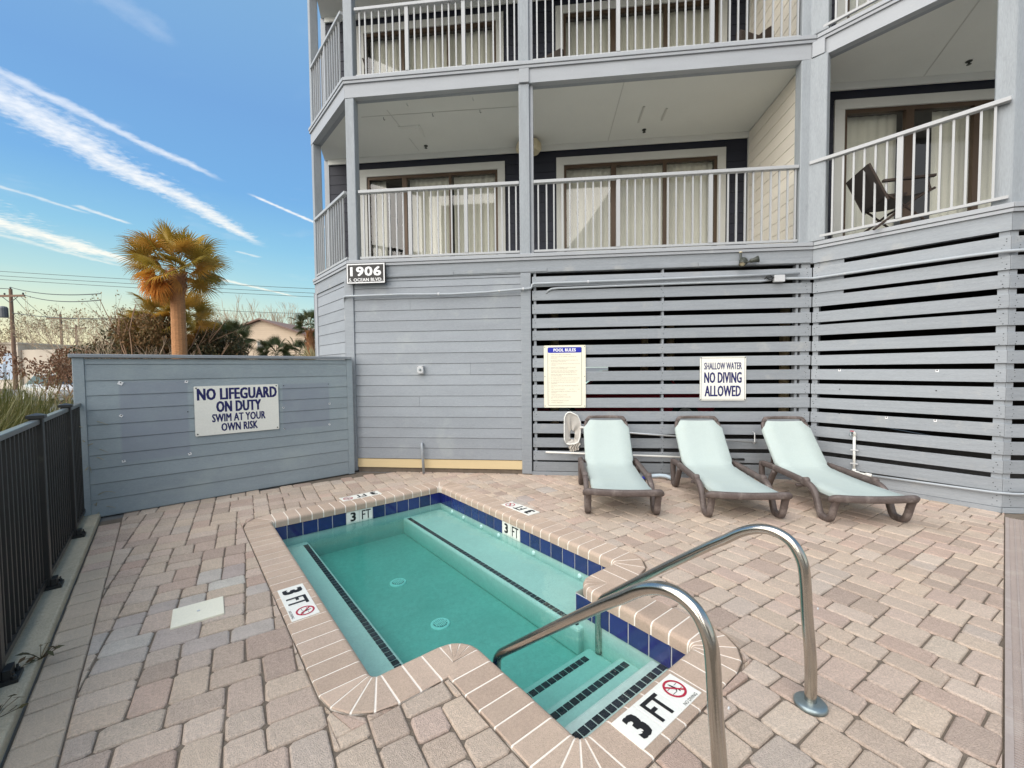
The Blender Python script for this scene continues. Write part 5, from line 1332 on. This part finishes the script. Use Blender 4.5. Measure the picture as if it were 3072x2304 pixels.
def palm(label, x, y, ztop, crown, rt, m='frond', n=46, dead=10, z0=-.0, lean=(0, 0), boots=False, lowest=-48, group='palm trees beyond the privacy wall', deadaz=None):
    p = thing('palm_tree', (x, y, 0), label, 'palm tree', group)
    prof_ = []; N = max(10, int(ztop/.11)); 
    for k in range(N):
        t_ = k/N; r = rt*(1.12-.18*t_ + (.10*math.exp(-((t_-1)/.06)**2))) * (1+.035*(k % 2)+vr_.uniform(-.02, .02)); prof_.append((r, ztop*t_))
    mb = MB().lathe(prof_, 14); mb.v = [(a+lean[0]*(c/ztop)**1.6, b+lean[1]*(c/ztop)**1.6, c) for a, b, c in mb.v]
    part('trunk', mb, 'palm_trunk', p, Matrix.Translation((x, y, 0)))
    hx, hy = x+lean[0], y+lean[1]
    if boots:
        bt = MB()
        for k in range(90):
            a = k*2.4; z = max(ztop-(.55 if deadaz else 2.0)*(1-k/90), .3)-.12; r = rt*1.05; d = Vector((math.cos(a), math.sin(a), 0)); s_ = Vector((-d.y, d.x, 0)); c = d*r+Vector((0, 0, z))
            bt.add([c-s_*.05, c+s_*.05, c+d*.09+s_*.03+Vector((0, 0, .17)), c+d*.09-s_*.03+Vector((0, 0, .17))], [(0, 1, 2, 3)])
        part('leaf_bases', bt, 'boots', p, Matrix.Translation((hx, hy, 0)))
    s0 = crown/1.45
    for k in range(n):
        az = k*2.39996+vr_.uniform(-.25, .25); t_ = k/n
        el = R(82-(82-lowest)*t_**.85 + vr_.uniform(-7, 7)); isd = k >= n-dead
        s_ = s0*vr_.uniform(.88, 1.08)*(1-.12*(t_ < .15))
        me = fr('frond_dead', 'd', pet=.48, leaf=.74, nseg=22, spread=60, droop=.25, wid=.030, curl=.1) if isd else fr(m, 'g', pet=.66, leaf=.66, nseg=32, spread=124, droop=.10, wid=.027, curl=.16)
        if isd:
            el = R(vr_.uniform(-80, -55)); s_ *= .85
            if deadaz is not None and k % 4: az = deadaz + vr_.uniform(-.7, .7); s_ *= 1.15; el = R(vr_.uniform(-72, -30))
        Mx = Matrix.Translation((hx+math.cos(az)*rt*.5, hy+math.sin(az)*rt*.5, ztop+.02+.26*(1-t_)*s0)) @ Matrix.Rotation(az, 4, 'Z') @ Matrix.Rotation(-el, 4, 'Y') @ Matrix.Rotation(vr_.uniform(-1.25, 1.25), 4, 'X') @ Matrix.Scale(s_, 4)
        link('frond', me, p, Mx)
    return p
palm('tall palm with gold green fronds and straight orange brown trunk behind the privacy wall', -11.27, 11.5, 4.52, 1.40, .180, n=60, dead=14, lowest=-58, deadaz=3.9, boots=True)
palm('shorter palm with a shaggy brown trunk directly behind the tall palm', -13.1, 13.25, 3.15, 1.45, .23, n=44, dead=10, boots=True, lowest=-50)
palm('small low palm crown left of the tall palm trunk, over the bare shrub', -14.7, 13.6, 3.05, .85, .14, n=26, dead=6, lowest=-55)
palm('small dark green palm in front of the left end of the beige gable', -12.7, 14.76, 2.45, 1.02, .16, 'frond_dark', 30, 3, boots=True, lowest=-50)
palm('bushy low palm right of the beige gable window', -11.35, 15.9, 2.15, .85, .13, 'frond_dark', 28, 0, lowest=-55)
palm('bushy low palm between the gable window and the building corner', -10.75, 16.5, 2.15, .80, .13, 'frond_dark', 26, 0, lowest=-55)
palm('dark green palm rising beside the grey building corner', -9.38, 15.2, 3.15, .74, .14, 'frond_dark', 30, 3, boots=True, lowest=-45)
yc = thing('yucca_plant', (-6.95, 11.35, 0), 'spiky straw coloured plant at the foot of the grey building corner', 'plant')
mb = MB()
for k in range(70):
    az = k*2.39996; el = R(vr_.uniform(-5, 80)); d = Vector((math.cos(az)*math.cos(el), math.sin(az)*math.cos(el), math.sin(el))); s_ = d.cross(Vector((0, 0, 1))).normalized(); L = vr_.uniform(.5, .75); b_ = Vector((0, 0, 1.72))
    mb.add([b_-s_*.016, b_+s_*.016, b_+d*L*.6+s_*.014, b_+d*L-Vector((0, 0, .06)), b_+d*L*.6-s_*.014], [(0, 1, 2, 3, 4)])
part('leaves', mb, 'dryblade', yc, Matrix.Translation((-6.95, 11.35, 0)))
part('trunk', MB().lathe([(.12, 0), (.10, 1.0), (.09, 1.75)], 10), 'boots', yc, Matrix.Translation((-6.95, 11.35, 0)))

def branches(mb, p, d, L, r, depth, rng, spread=.55, up=.25, tips=None, ratio=.74, nb=(2, 3), wig=.12):
    p = Vector(p); d = Vector(d).normalized(); pts = [p]; q = p.copy(); dd = d.copy(); n = 3
    for k in range(n):
        dd = (dd + Vector((rng.uniform(-wig, wig), rng.uniform(-wig, wig), rng.uniform(-wig, wig)+up*.12))).normalized(); q = q + dd*L/n; pts.append(q.copy())
    mb.tube(pts, [r*(1-.35*k/n) for k in range(n+1)], 4 if r < .03 else 6, cap=False)
    if depth <= 0:
        if tips is not None: tips.append((q.copy(), dd.copy()))
        return
    for k in range(rng.randint(*nb)):
        ax = dd.orthogonal().normalized(); ax.rotate(Matrix.Rotation(rng.uniform(0, 2*PI), 3, dd)); nd = (dd + ax*rng.uniform(spread*.5, spread*1.2) + Vector((0, 0, up*.5))).normalized()
        branches(mb, q, nd, L*ratio*rng.uniform(.8, 1.15), r*.62, depth-1, rng, spread, up, tips, ratio, nb, wig)
    if tips is not None and rng.random() < .3: tips.append((q.copy(), dd.copy()))
def bare_tree(label, x, y, h, seed, stems=4, depth=4, m='twig', leaves=None, r=.05, spread=.55, up=.3, group='bare trees beyond the privacy wall', leafsize=.05, nleaf=6, lean=.5, name='bare_tree', cat='tree'):
    rng = random.Random(seed); t = thing(name, (x, y, 0), label, cat, group); Mx = Matrix.Translation((x, y, 0))
    mb = MB(); tips = []
    for k in range(stems):
        a = 2*PI*k/stems + rng.uniform(-.4, .4); d = Vector((math.cos(a)*lean, math.sin(a)*lean, 1))
        branches(mb, (math.cos(a)*.06, math.sin(a)*.06, 0), d, h*.30, r, depth, rng, spread, up, tips)
    part('branches', mb, m, t, Mx)
    if leaves:
        lb = MB()
        for p, d in tips:
            for k in range(nleaf):
                c = p + Vector((rng.gauss(0, leafsize*1.6), rng.gauss(0, leafsize*1.6), rng.gauss(0, leafsize*1.6))); e = Euler((rng.uniform(0, 6), rng.uniform(0, 6), rng.uniform(0, 6))).to_matrix(); s_ = leafsize*rng.uniform(.6, 1.2)
                lb.add([c+e @ Vector(v)*s_ for v in ((-1, 0, 0), (0, -.5, .1), (1, 0, 0), (0, .5, .1))], [(0, 1, 2, 3)])
        part('leaf_clusters', lb, leaves, t, Mx, kind='stuff')
    return t
CR = [(-44.5, 28.5, 6.2, 'bare tree with seed pods behind the left end of the white building'), (-41.5, 29.5, 6.6, 'bare tree with seed pods behind the white building, right of the near utility pole'), (-38, 30.5, 7.4, 'tallest bare tree behind the white building, beside the second utility pole'),
      (-33.5, 31, 6.8, 'bare tree with seed pods just right of the far utility poles'), (-30.2, 30.5, 7.0, 'bare tree with seed pods left of the hazy pod covered tree')]
for k, (x, y, h, lab) in enumerate(CR):
    bare_tree(lab, x*1.25, y*1.25, h*1.15, 100+k, 6, 5, 'twig', 'pods', .05, .6, .3, leafsize=.085, nleaf=2, lean=.75)
bare_tree('pale bare tree covered in seed pods left of the tall palm', -19.6, 16.8, 5.3, 57, 6, 4, 'twig', 'pods', .04, .5, .35, leafsize=.05, nleaf=3, lean=.8)
bare_tree('bare winter tree behind the left side of the beige gable', -34.8, 41.7, 8.4, 61, 4, 5, 'twig', None, .11, .5, .35, lean=.5)
bare_tree('bare winter tree behind the right slope of the beige gable', -30.5, 42.2, 9.0, 62, 4, 5, 'twig', None, .11, .5, .35, lean=.5)
bare_tree('bare winter tree behind the dark palm at the building corner', -28.3, 45, 8.8, 63, 4, 5, 'twig', None, .11, .5, .35, lean=.6)
bare_tree('leafless shrub with pale forked stems at the foot of the tall palm', -12.75, 11.5, 3.1, 71, 11, 4, 'twig', None, .026, .5, .25, None, lean=1.0, name='bare_shrub', cat='shrub')
bare_tree('small rusty leaved shrub above the ornamental grass, left of the privacy wall', -10.9, 7.9, 2.15, 73, 4, 4, 'twig_warm', 'leaf_rust', .022, .55, .2, None, leafsize=.035, nleaf=12, lean=.7, name='rusty_shrub', cat='shrub')
def bush(label, x, y, z, rx, ry, rz, n, m, seed, size=.06):
    rng = random.Random(seed); b = thing('evergreen_bush', (x, y, 0), label, 'bush', 'evergreen bushes beyond the privacy wall'); mb = MB(); lumps = []
    for k in range(26):
        a, e = rng.uniform(0, 2*PI), rng.uniform(-.6, 1.3); lumps.append((Vector((math.cos(a)*math.cos(e)*rx*.72, math.sin(a)*math.cos(e)*ry*.72, z+math.sin(e)*rz*.75)), rng.uniform(.22, .42)*rx))
    for k in range(n):
        c, r = rng.choice(lumps); d = Vector((rng.gauss(0, 1), rng.gauss(0, 1), rng.gauss(0, 1))).normalized()*r*rng.uniform(.75, 1.08); p = c+d
        e = Euler((rng.uniform(0, 6), rng.uniform(0, 6), rng.uniform(0, 6))).to_matrix(); s_ = size*rng.uniform(.6, 1.4)
        mb.add([p+e @ Vector(v)*s_ for v in ((-1, 0, 0), (-.1, -.45, .12), (1, 0, 0), (-.1, .45, .12))], [(0, 1, 2, 3)])
    Mx = Matrix.Translation((x, y, 0)); part('foliage', mb, m, b, Mx, kind='stuff')
    tr = MB(); [branches(tr, (rng.uniform(-.1, .1), rng.uniform(-.1, .1), 0), (rng.uniform(-.5, .5), rng.uniform(-.5, .5), 1), z*.6, .035, 2, rng) for _ in range(5)]
    part('stems', tr, 'twig_warm', b, Mx)
bush('dark evergreen bush behind the leafless shrub, left of the tall palm trunk', -14.3, 12.95, 2.15, 1.35, .9, .72, 6500, 'leaf_dark', 5)
bush('dark evergreen bush right of the palm trunks, beside the small dark palm', -12.15, 13.9, 2.15, .95, .8, .85, 4200, 'leaf_dark', 6)
bush('warm brown bush rising between the leafless shrub and the tall palm trunk', -13.3, 12.4, 2.75, .95, .7, .6, 5200, 'leaf_brown', 8, .05)
bush('olive bush at the left, low behind the privacy wall beside the leafless shrub', -15.6, 12.6, 1.75, 1.1, .8, .55, 3600, 'leaf_dark', 12)
palm('small palm between the tall palm trunk and the beige house', -12.9, 15.6, 2.75, .95, .14, 'frond_dark', 30, 3, boots=True, lowest=-55)
# ornamental grass behind the fence: separate clumps
def grass_clump_mesh(seed, n=170, h=.95, m='grassblade'):
    rng = random.Random(seed); mb = MB()
    for k in range(n):
        a = rng.uniform(0, 2*PI); r0 = .14*math.sqrt(rng.random()); out = rng.uniform(.05, .36); L = h*rng.uniform(.65, 1.15); d = Vector((math.cos(a), math.sin(a), 0)); s_ = Vector((-d.y, d.x, 0)); w = rng.uniform(.004, .007)
        b_ = Vector((math.cos(a)*r0, math.sin(a)*r0, 0)); vs = []; ns = 6
        for q in range(ns+1):
            t_ = q/ns; c = b_ + d*out*L*t_**1.7 + Vector((0, 0, L*(t_-.42*out*t_**3.2))); ww = w*(1-t_*.85); vs += [c-s_*ww, c+s_*ww]
        mb.add(vs, [(q*2, q*2+1, q*2+3, q*2+2) for q in range(ns)])
    return mb.mesh('blades', MT[m])
GC = [grass_clump_mesh(300+k) for k in range(4)]; GD = [grass_clump_mesh(320+k, 60, .85, 'dryblade') for k in range(2)]
grass = MB()
def add_copy(me, M_):
    k = len(grass.v); grass.v += [tuple(M_ @ v.co) for v in me.vertices]; grass.f += [tuple(i+k for i in p.vertices) for p in me.polygons]
dry = MB()
for k in range(150):
    row = k % 4; s_ = -1.7 + (k//4)*.155+vr_.uniform(-.1, .1); off = -(.64 if s_ > -.1 else .42)-row*.28+vr_.uniform(-.08, .08)
    P = fm @ Vector((s_, off, 0)); Mx = Matrix.Translation((P.x, P.y, 0)) @ Matrix.Rotation(vr_.uniform(0, 6), 4, 'Z') @ Matrix.Scale(vr_.uniform(1.12, 1.48)*(1.12 if row else .95), 4)
    add_copy(vr_.choice(GC), Mx)
    if vr_.random() < .45:
        me = vr_.choice(GD); q = len(dry.v); dry.v += [tuple(Mx @ v.co) for v in me.vertices]; dry.f += [tuple(i+q for i in p.vertices) for p in me.polygons]
og = tag(part('ornamental_grass', grass, 'grassblade', None), 'mass of arching green ornamental grass behind the black metal fence', 'grass', None, 'stuff')
part('dry_blades', dry, 'dryblade', og, kind='stuff')
# weeds squeezing through the fence at the wall corner and on the kerb
wd = MB(); rng = random.Random(9)
for k in range(46):
    P = fm @ Vector((rng.uniform(.0, .16), rng.uniform(.0, .10), 0)); z0 = rng.uniform(.05, 1.1) if k > 16 else .045; a = rng.uniform(0, 2*PI); pts = []; d = Vector((math.cos(a), math.sin(a), rng.uniform(-.4, .9))); q = Vector((P.x, P.y, z0))
    for j_ in range(6): pts.append(q.copy()); q = q + d*.035; d.z -= .28; d.rotate(Euler((0, 0, rng.uniform(-.5, .5))))
    wd.tube(pts, [.004*(1-.12*i) for i in range(6)], 3, cap=False)
tag(part('dry_weeds', wd, 'dryblade', None), 'dry curly weeds in the corner between black fence and privacy wall', 'weeds')
for k, (x, y) in enumerate(((-2.45, 1.52), (-2.72, 1.88))):
    lb = MB(); rng = random.Random(40+k)
    for j_ in range(16):
        a = rng.uniform(0, 6.28); c = Vector((math.cos(a)*rng.uniform(.02, .09), math.sin(a)*rng.uniform(.02, .09), .05+rng.uniform(0, .05))); e = Euler((rng.uniform(-.6, .6), rng.uniform(-.6, .6), a)).to_matrix(); s_ = rng.uniform(.012, .024)
        lb.add([c+e @ Vector(v)*s_ for v in ((-1, 0, 0), (0, -.5, .1), (1.2, 0, 0), (0, .5, .1))], [(0, 1, 2, 3)])
        lb.tube([(0, 0, .04), (c.x*.5, c.y*.5, c.z*.8), tuple(c)], .0015, 3, cap=False)
    tag(part('kerb_weed', lb, 'leaf_dark', None, Matrix.Translation((x, y, 0))), ('leafy weed creeping over the concrete kerb, nearest the camera', 'leafy weed on the concrete kerb just beyond the nearest weed')[k], 'weed', 'weeds on the kerb')
# ground beyond the fence
gp = [fm @ Vector((x, y, 0)) for x, y in ((-.6, -.02), (5.0, -.02), (5.0, -1.9), (-.6, -1.9))]
tag(part('planting_bed', MB().add([(p.x, p.y, .0) for p in gp], [(0, 3, 2, 1)]), 'joint', None), None, None, None, 'structure')

# ------------------------------------------------------------------ houses, poles, wires, cars
hs = thing('gabled_house', (-18.2, 24.3, 0), 'beige gabled house with a brown roof edge and one small window behind the palms', 'house')
hm, hl = frame((-21.9, 23.9), (-14.9, 24.62))
def house_board(z0, z1):
    # clipped by the gable slopes
    def half(z): return 3.35 if z < 3.45 else max(.02, 3.35*(1-(z-3.45)/1.16))
    a, b = half(z0), half(z1); c = 3.72
    return MB().add([(c-a, -.02, z0), (c+a, -.02, z0), (c+b, -.004, z1), (c-b, -.004, z1), (c-a, .02, z0), (c+a, .02, z0)], [(0, 1, 2, 3), (0, 4, 5, 1)])
z = 0.0
while z < 4.58:
    part('siding_board', house_board(z, min(z+.125, 4.61)), 'house', hs, hm); z += .125
part('gable_core', MB().add([(.37, 0, 0), (7.07, 0, 0), (7.07, 0, 3.45), (3.72, 0, 4.61), (.37, 0, 3.45), (.37, 9, 0), (7.07, 9, 0), (7.07, 9, 3.45), (3.72, 9, 4.61), (.37, 9, 3.45)], [(0, 1, 2, 3, 4), (9, 8, 7, 6, 5), (0, 4, 9, 5), (1, 6, 7, 2)]), 'house', hs, hm)
sl_ = 1.16/3.35
for s_, lab in ((-1, 'l'), (1, 'r')):
    e0 = Vector((3.72+s_*3.75, 0, 3.45-.4*sl_)); pk_ = Vector((3.72, 0, 4.64))
    part('roof', MB().add([(e0.x, -.25, e0.z), (pk_.x, -.25, pk_.z), (pk_.x, 9.2, pk_.z), (e0.x, 9.2, e0.z), (e0.x, -.25, e0.z+.09), (pk_.x, -.25, pk_.z+.09), (pk_.x, 9.2, pk_.z+.09), (e0.x, 9.2, e0.z+.09)], [(0, 1, 5, 4), (0, 3, 2, 1), (4, 5, 6, 7), (0, 4, 7, 3)]), 'houseroof', hs, hm)
wn = part('window', MB().box(3.42, 4.0, -.05, .0, 2.72, 3.38), 'whitewall', hs, hm)
part('pane', MB().box(3.49, 3.70, -.056, -.05, 2.79, 3.04).box(3.72, 3.93, -.056, -.05, 2.79, 3.04).box(3.49, 3.70, -.056, -.05, 3.06, 3.31).box(3.72, 3.93, -.056, -.05, 3.06, 3.31), 'carglass', wn, hm)
wb = thing('white_building', (-50, 35, 0), 'long low pale stucco building with bluish panels at far left', 'building')
bm_, bl_ = frame((-74, 32.2), (-41.8, 35.75))
part('wall', MB().box(0, bl_-9.2, 0, 9, 0, 4.25), 'whitewall', wb, bm_); part('wall', MB().box(bl_-9.18, bl_, .3, 9, 0, 3.72), 'whitewall', wb, bm_)
part('parapet', MB().box(-.1, bl_-9.1, -.1, 9.1, 4.252, 4.42), 'whitewall', wb, bm_)
for x0, x1, z0, z1 in ((bl_-12.4, bl_-11.2, 2.5, 3.7), (bl_-11.9, bl_-10.3, .9, 2.4), (bl_-10.6, bl_-9.4, .9, 3.4)):
    f_ = part('window', MB().box(x0-.08, x1+.08, -.05, -.002, z0-.08, z1+.08), 'whitewall', wb, bm_); part('pane', MB().box(x0, x1, -.07, -.052, z0, z1), 'bluepanel', f_, bm_)
def utility_pole(label, x, y, h, arm, r, ang, tr=False, grp='utility poles along the street'):
    p = thing('utility_pole', (x, y, 0), label, 'utility pole', grp); Mx = Matrix.Translation((x, y, 0)) @ Matrix.Rotation(ang, 4, 'Z')
    part('pole', MB().tube([(0, 0, 0), (0, 0, h)], [r, r*.72], 10), 'wood_pole', p, Mx)
    part('crossarm', MB().box(-arm, arm, -.10, -.0-r*.0+.02, h-.72, h-.54), 'wood_pole', p, Mx)
    part('arm_brace', MB().tube([(-arm*.55, -.06, h-.72), (0, -.1, h-1.25)], .03, 4).tube([(arm*.55, -.06, h-.72), (0, -.1, h-1.25)], .03, 4), 'wire', p, Mx)
    for x_ in (-arm*.9, -arm*.4, 0, arm*.9): part('insulator', MB().lathe([(.05, h-.54 if x_ else h), (.07, h-.42 if x_ else h+.12), (.04, h-.36 if x_ else h+.18)], 8, (x_, -.04 if x_ else 0, 0)), 'wire', p, Mx)
    if tr: part('transformer', MB().lathe([(.28, 0), (.30, .05), (.30, .85), (.22, .98), (.08, 1.02)], 12, (-.45, -.25, h-2.6)), 'transformer', p, Mx)
utility_pole('near utility pole with a transformer at far left', -49.1, 33.2, 9.1, 1.35, .17, R(4), True)
utility_pole('second utility pole, thinner, right of the one with the transformer', -70.4, 53, 9.8, 1.9, .2, R(8))
utility_pole('third and farthest utility pole, low over the bare trees', -96.6, 75.3, 11.0, 2.0, .24, R(10))
def wire(label, a, b, sag, r=.028, grp='overhead wires'):
    a, b = Vector(a), Vector(b); pts = []
    for k in range(17):
        t_ = k/16; p = a.lerp(b, t_); p.z -= sag*4*t_*(1-t_); pts.append(tuple(p))
    tag(part('overhead_wire', MB().tube(pts, r, 5), 'wire', None), label, 'wire', grp)
wl = 'topmost long overhead wire crossing the sky behind the tall palm'; 
for dz, lab in ((0, 'uppermost of the three long wires passing behind the tall palm crown'), (-.42, 'middle of the three long wires passing behind the tall palm crown'), (-.78, 'lowest of the three long wires passing behind the tall palm crown')):
    wire(lab, (-70, 33.0, 12.55+dz), (-12, 40.0, 8.75+dz), .25, .022)
pt = Vector((-49.1, 33.2, 9.1))
wire('wire from the top of the near utility pole down towards the pod covered tree', (-49.1, 33.2, 9.25), (-26.5, 22.0, 6.1), .3, .03)
wire('wire from the crossarm of the near utility pole down towards the pod covered tree', (-47.9, 33.3, 8.55), (-26.6, 22.1, 5.75), .3, .03)
wire('low cable from the near pole running right across the bare trees', (-49.1, 33.2, 6.95), (-24.0, 21.5, 4.55), .2, .035)
wire('thin wire from the near pole crossarm slanting to the far pole', (-48.2, 33.3, 8.4), (-70.4, 53, 9.0), .6, .02)
wire('second thin wire from the near pole crossarm slanting to the far pole', (-48.9, 33.3, 8.4), (-71.5, 53, 9.0), 1.1, .02)
wire('single wire above the roof of the beige house', (-34, 35.5, 7.35), (-14.5, 33.0, 6.05), .2, .018)
wire('wire leaving the near utility pole to the left', (-49.1, 33.2, 9.1), (-80, 24, 11.5), .3, .03)
def car(label, x, y, rot, paint, L=4.6, W_=1.78):
    Mx = Matrix.Translation((x, y, 0)) @ Matrix.Rotation(R(rot), 4, 'Z'); c = thing('parked_car', (0, 0, 0), label, 'car', M=Mx)
    st = [(-L/2, .42, .70, .80), (-L/2+.12, .32, .86, .92), (-L*.32, .26, .93, .97), (-L*.05, .24, .95, 1.0), (L*.22, .24, .94, 1.0), (L*.36, .26, .86, .98), (L/2-.15, .32, .72, .92), (L/2, .42, .62, .80)]
    mb = MB(); vs = []
    for s_, zl, zh, wf in st:
        h = W_/2*wf
        vs += [(s_, -h*.92, zl), (s_, -h, (zl+zh)*.52), (s_, -h*.94, zh), (s_, h*.94, zh), (s_, h, (zl+zh)*.52), (s_, h*.92, zl)]
    fs = [(i*6+k, i*6+(k+1) % 6, (i+1)*6+(k+1) % 6, (i+1)*6+k) for i in range(len(st)-1) for k in range(6)] + [tuple(reversed(range(6))), tuple(range(42, 48))]
    part('body', mb.add(vs, fs), paint, c, Mx, True)
    def cab(o, z0, z1, a, b): 
        h0, h1 = W_/2*.90+o, W_/2*.70+o
        return MB().add([(-L*.36+a, -h0, z0), (L*.24+b, -h0, z0), (L*.24+b, h0, z0), (-L*.36+a, h0, z0), (-L*.22, -h1, z1), (L*.08, -h1, z1), (L*.08, h1, z1), (-L*.22, h1, z1)], [(4, 5, 6, 7), (0, 1, 5, 4), (1, 2, 6, 5), (2, 3, 7, 6), (3, 0, 4, 7)])
    part('windows', cab(.0, .92, 1.40, 0, 0), 'carglass', c, Mx)
    part('roof', MB().prism([(-L*.235, -W_*.355), (L*.095, -W_*.355), (L*.095, W_*.355), (-L*.235, W_*.355)], 1.385, 1.45, .04, .02), paint, c, Mx)
    for sx, sy in ((-L*.34, -.70), (-L*.34, .70), (L*.30, -.70), (L*.30, .70)):
        for a, b in ((-.1, .1),): part('roof_pillar', MB().tube([(-L*.33 if sx < 0 else L*.22, sy*W_/1.62, .93), (-L*.225 if sx < 0 else L*.085, sy*W_/2.06, 1.40)], .035, 5), paint, c, Mx)
        wx = part('wheel', MB().lathe([(.20, -.10), (.32, -.10), (.335, -.05), (.335, .05), (.32, .10), (.20, .10)], 18).xf(Matrix.Translation((sx, sy*W_/1.62, .335)) @ Matrix.Rotation(R(90), 4, 'X')), 'tyre', c, Mx)
        part('rim', MB().lathe([(.20, -.11), (.19, -.115), (.05, -.105), (.05, .105), (.19, .115), (.20, .11)], 12).xf(Matrix.Translation((sx, sy*W_/1.62, .335)) @ Matrix.Rotation(R(90), 4, 'X')), 'metalbox', wx, Mx)
    for sy in (-.62, .62):
        part('headlight', MB().box(L/2-.12, L/2-.005, sy-.13, sy+.13, .60, .70), 'white_ink', c, Mx); part('tail_light', MB().box(-L/2-.004, -L/2+.06, sy-.14, sy+.14, .66, .80), 'red_ink', c, Mx)
        part('indicator', MB().box(L/2-.10, L/2-.001, sy*1.18-.05, sy*1.18+.05, .52, .59), 'amber', c, Mx)
    return c
car('white parked car seen through the ornamental grass left of the privacy wall', -25.9, 19.3, -20, 'carwhite')
car('red parked car glimpsed between the slats under the building', 1.55, 11.6, 178, 'carred')
# buildings across the street behind the camera, mirrored in the balcony glass
nb_ = thing('tan_tower', (-9, -24, 0), 'tan stucco building across the street, mirrored in the left balcony glass', 'building')
part('wall', MB().box(-11, -5.2, -30, -24, 0, 17), 'tan', nb_)
nb2 = thing('tan_house', (8, -27, 0), 'low tan building across the street, mirrored in the balcony glass', 'building')
part('wall', MB().box(2.5, 16, -32, -26, 0, 7.2), 'tan', nb2); part('roof', MB().add([(2, -25.6, 7.2), (16.5, -25.6, 7.2), (16.5, -32.4, 7.2), (2, -32.4, 7.2), (5, -29, 9.2), (13.5, -29, 9.2)], [(0, 1, 5, 4), (1, 2, 5), (2, 3, 4, 5), (3, 0, 4), (3, 2, 1, 0)]), 'houseroof', nb2)
palm('palm across the street mirrored in the left balcony glass', -5.6, -9.5, 6.6, 1.7, .18, 'frond_dark', 34, 4, group='palm trees across the street')
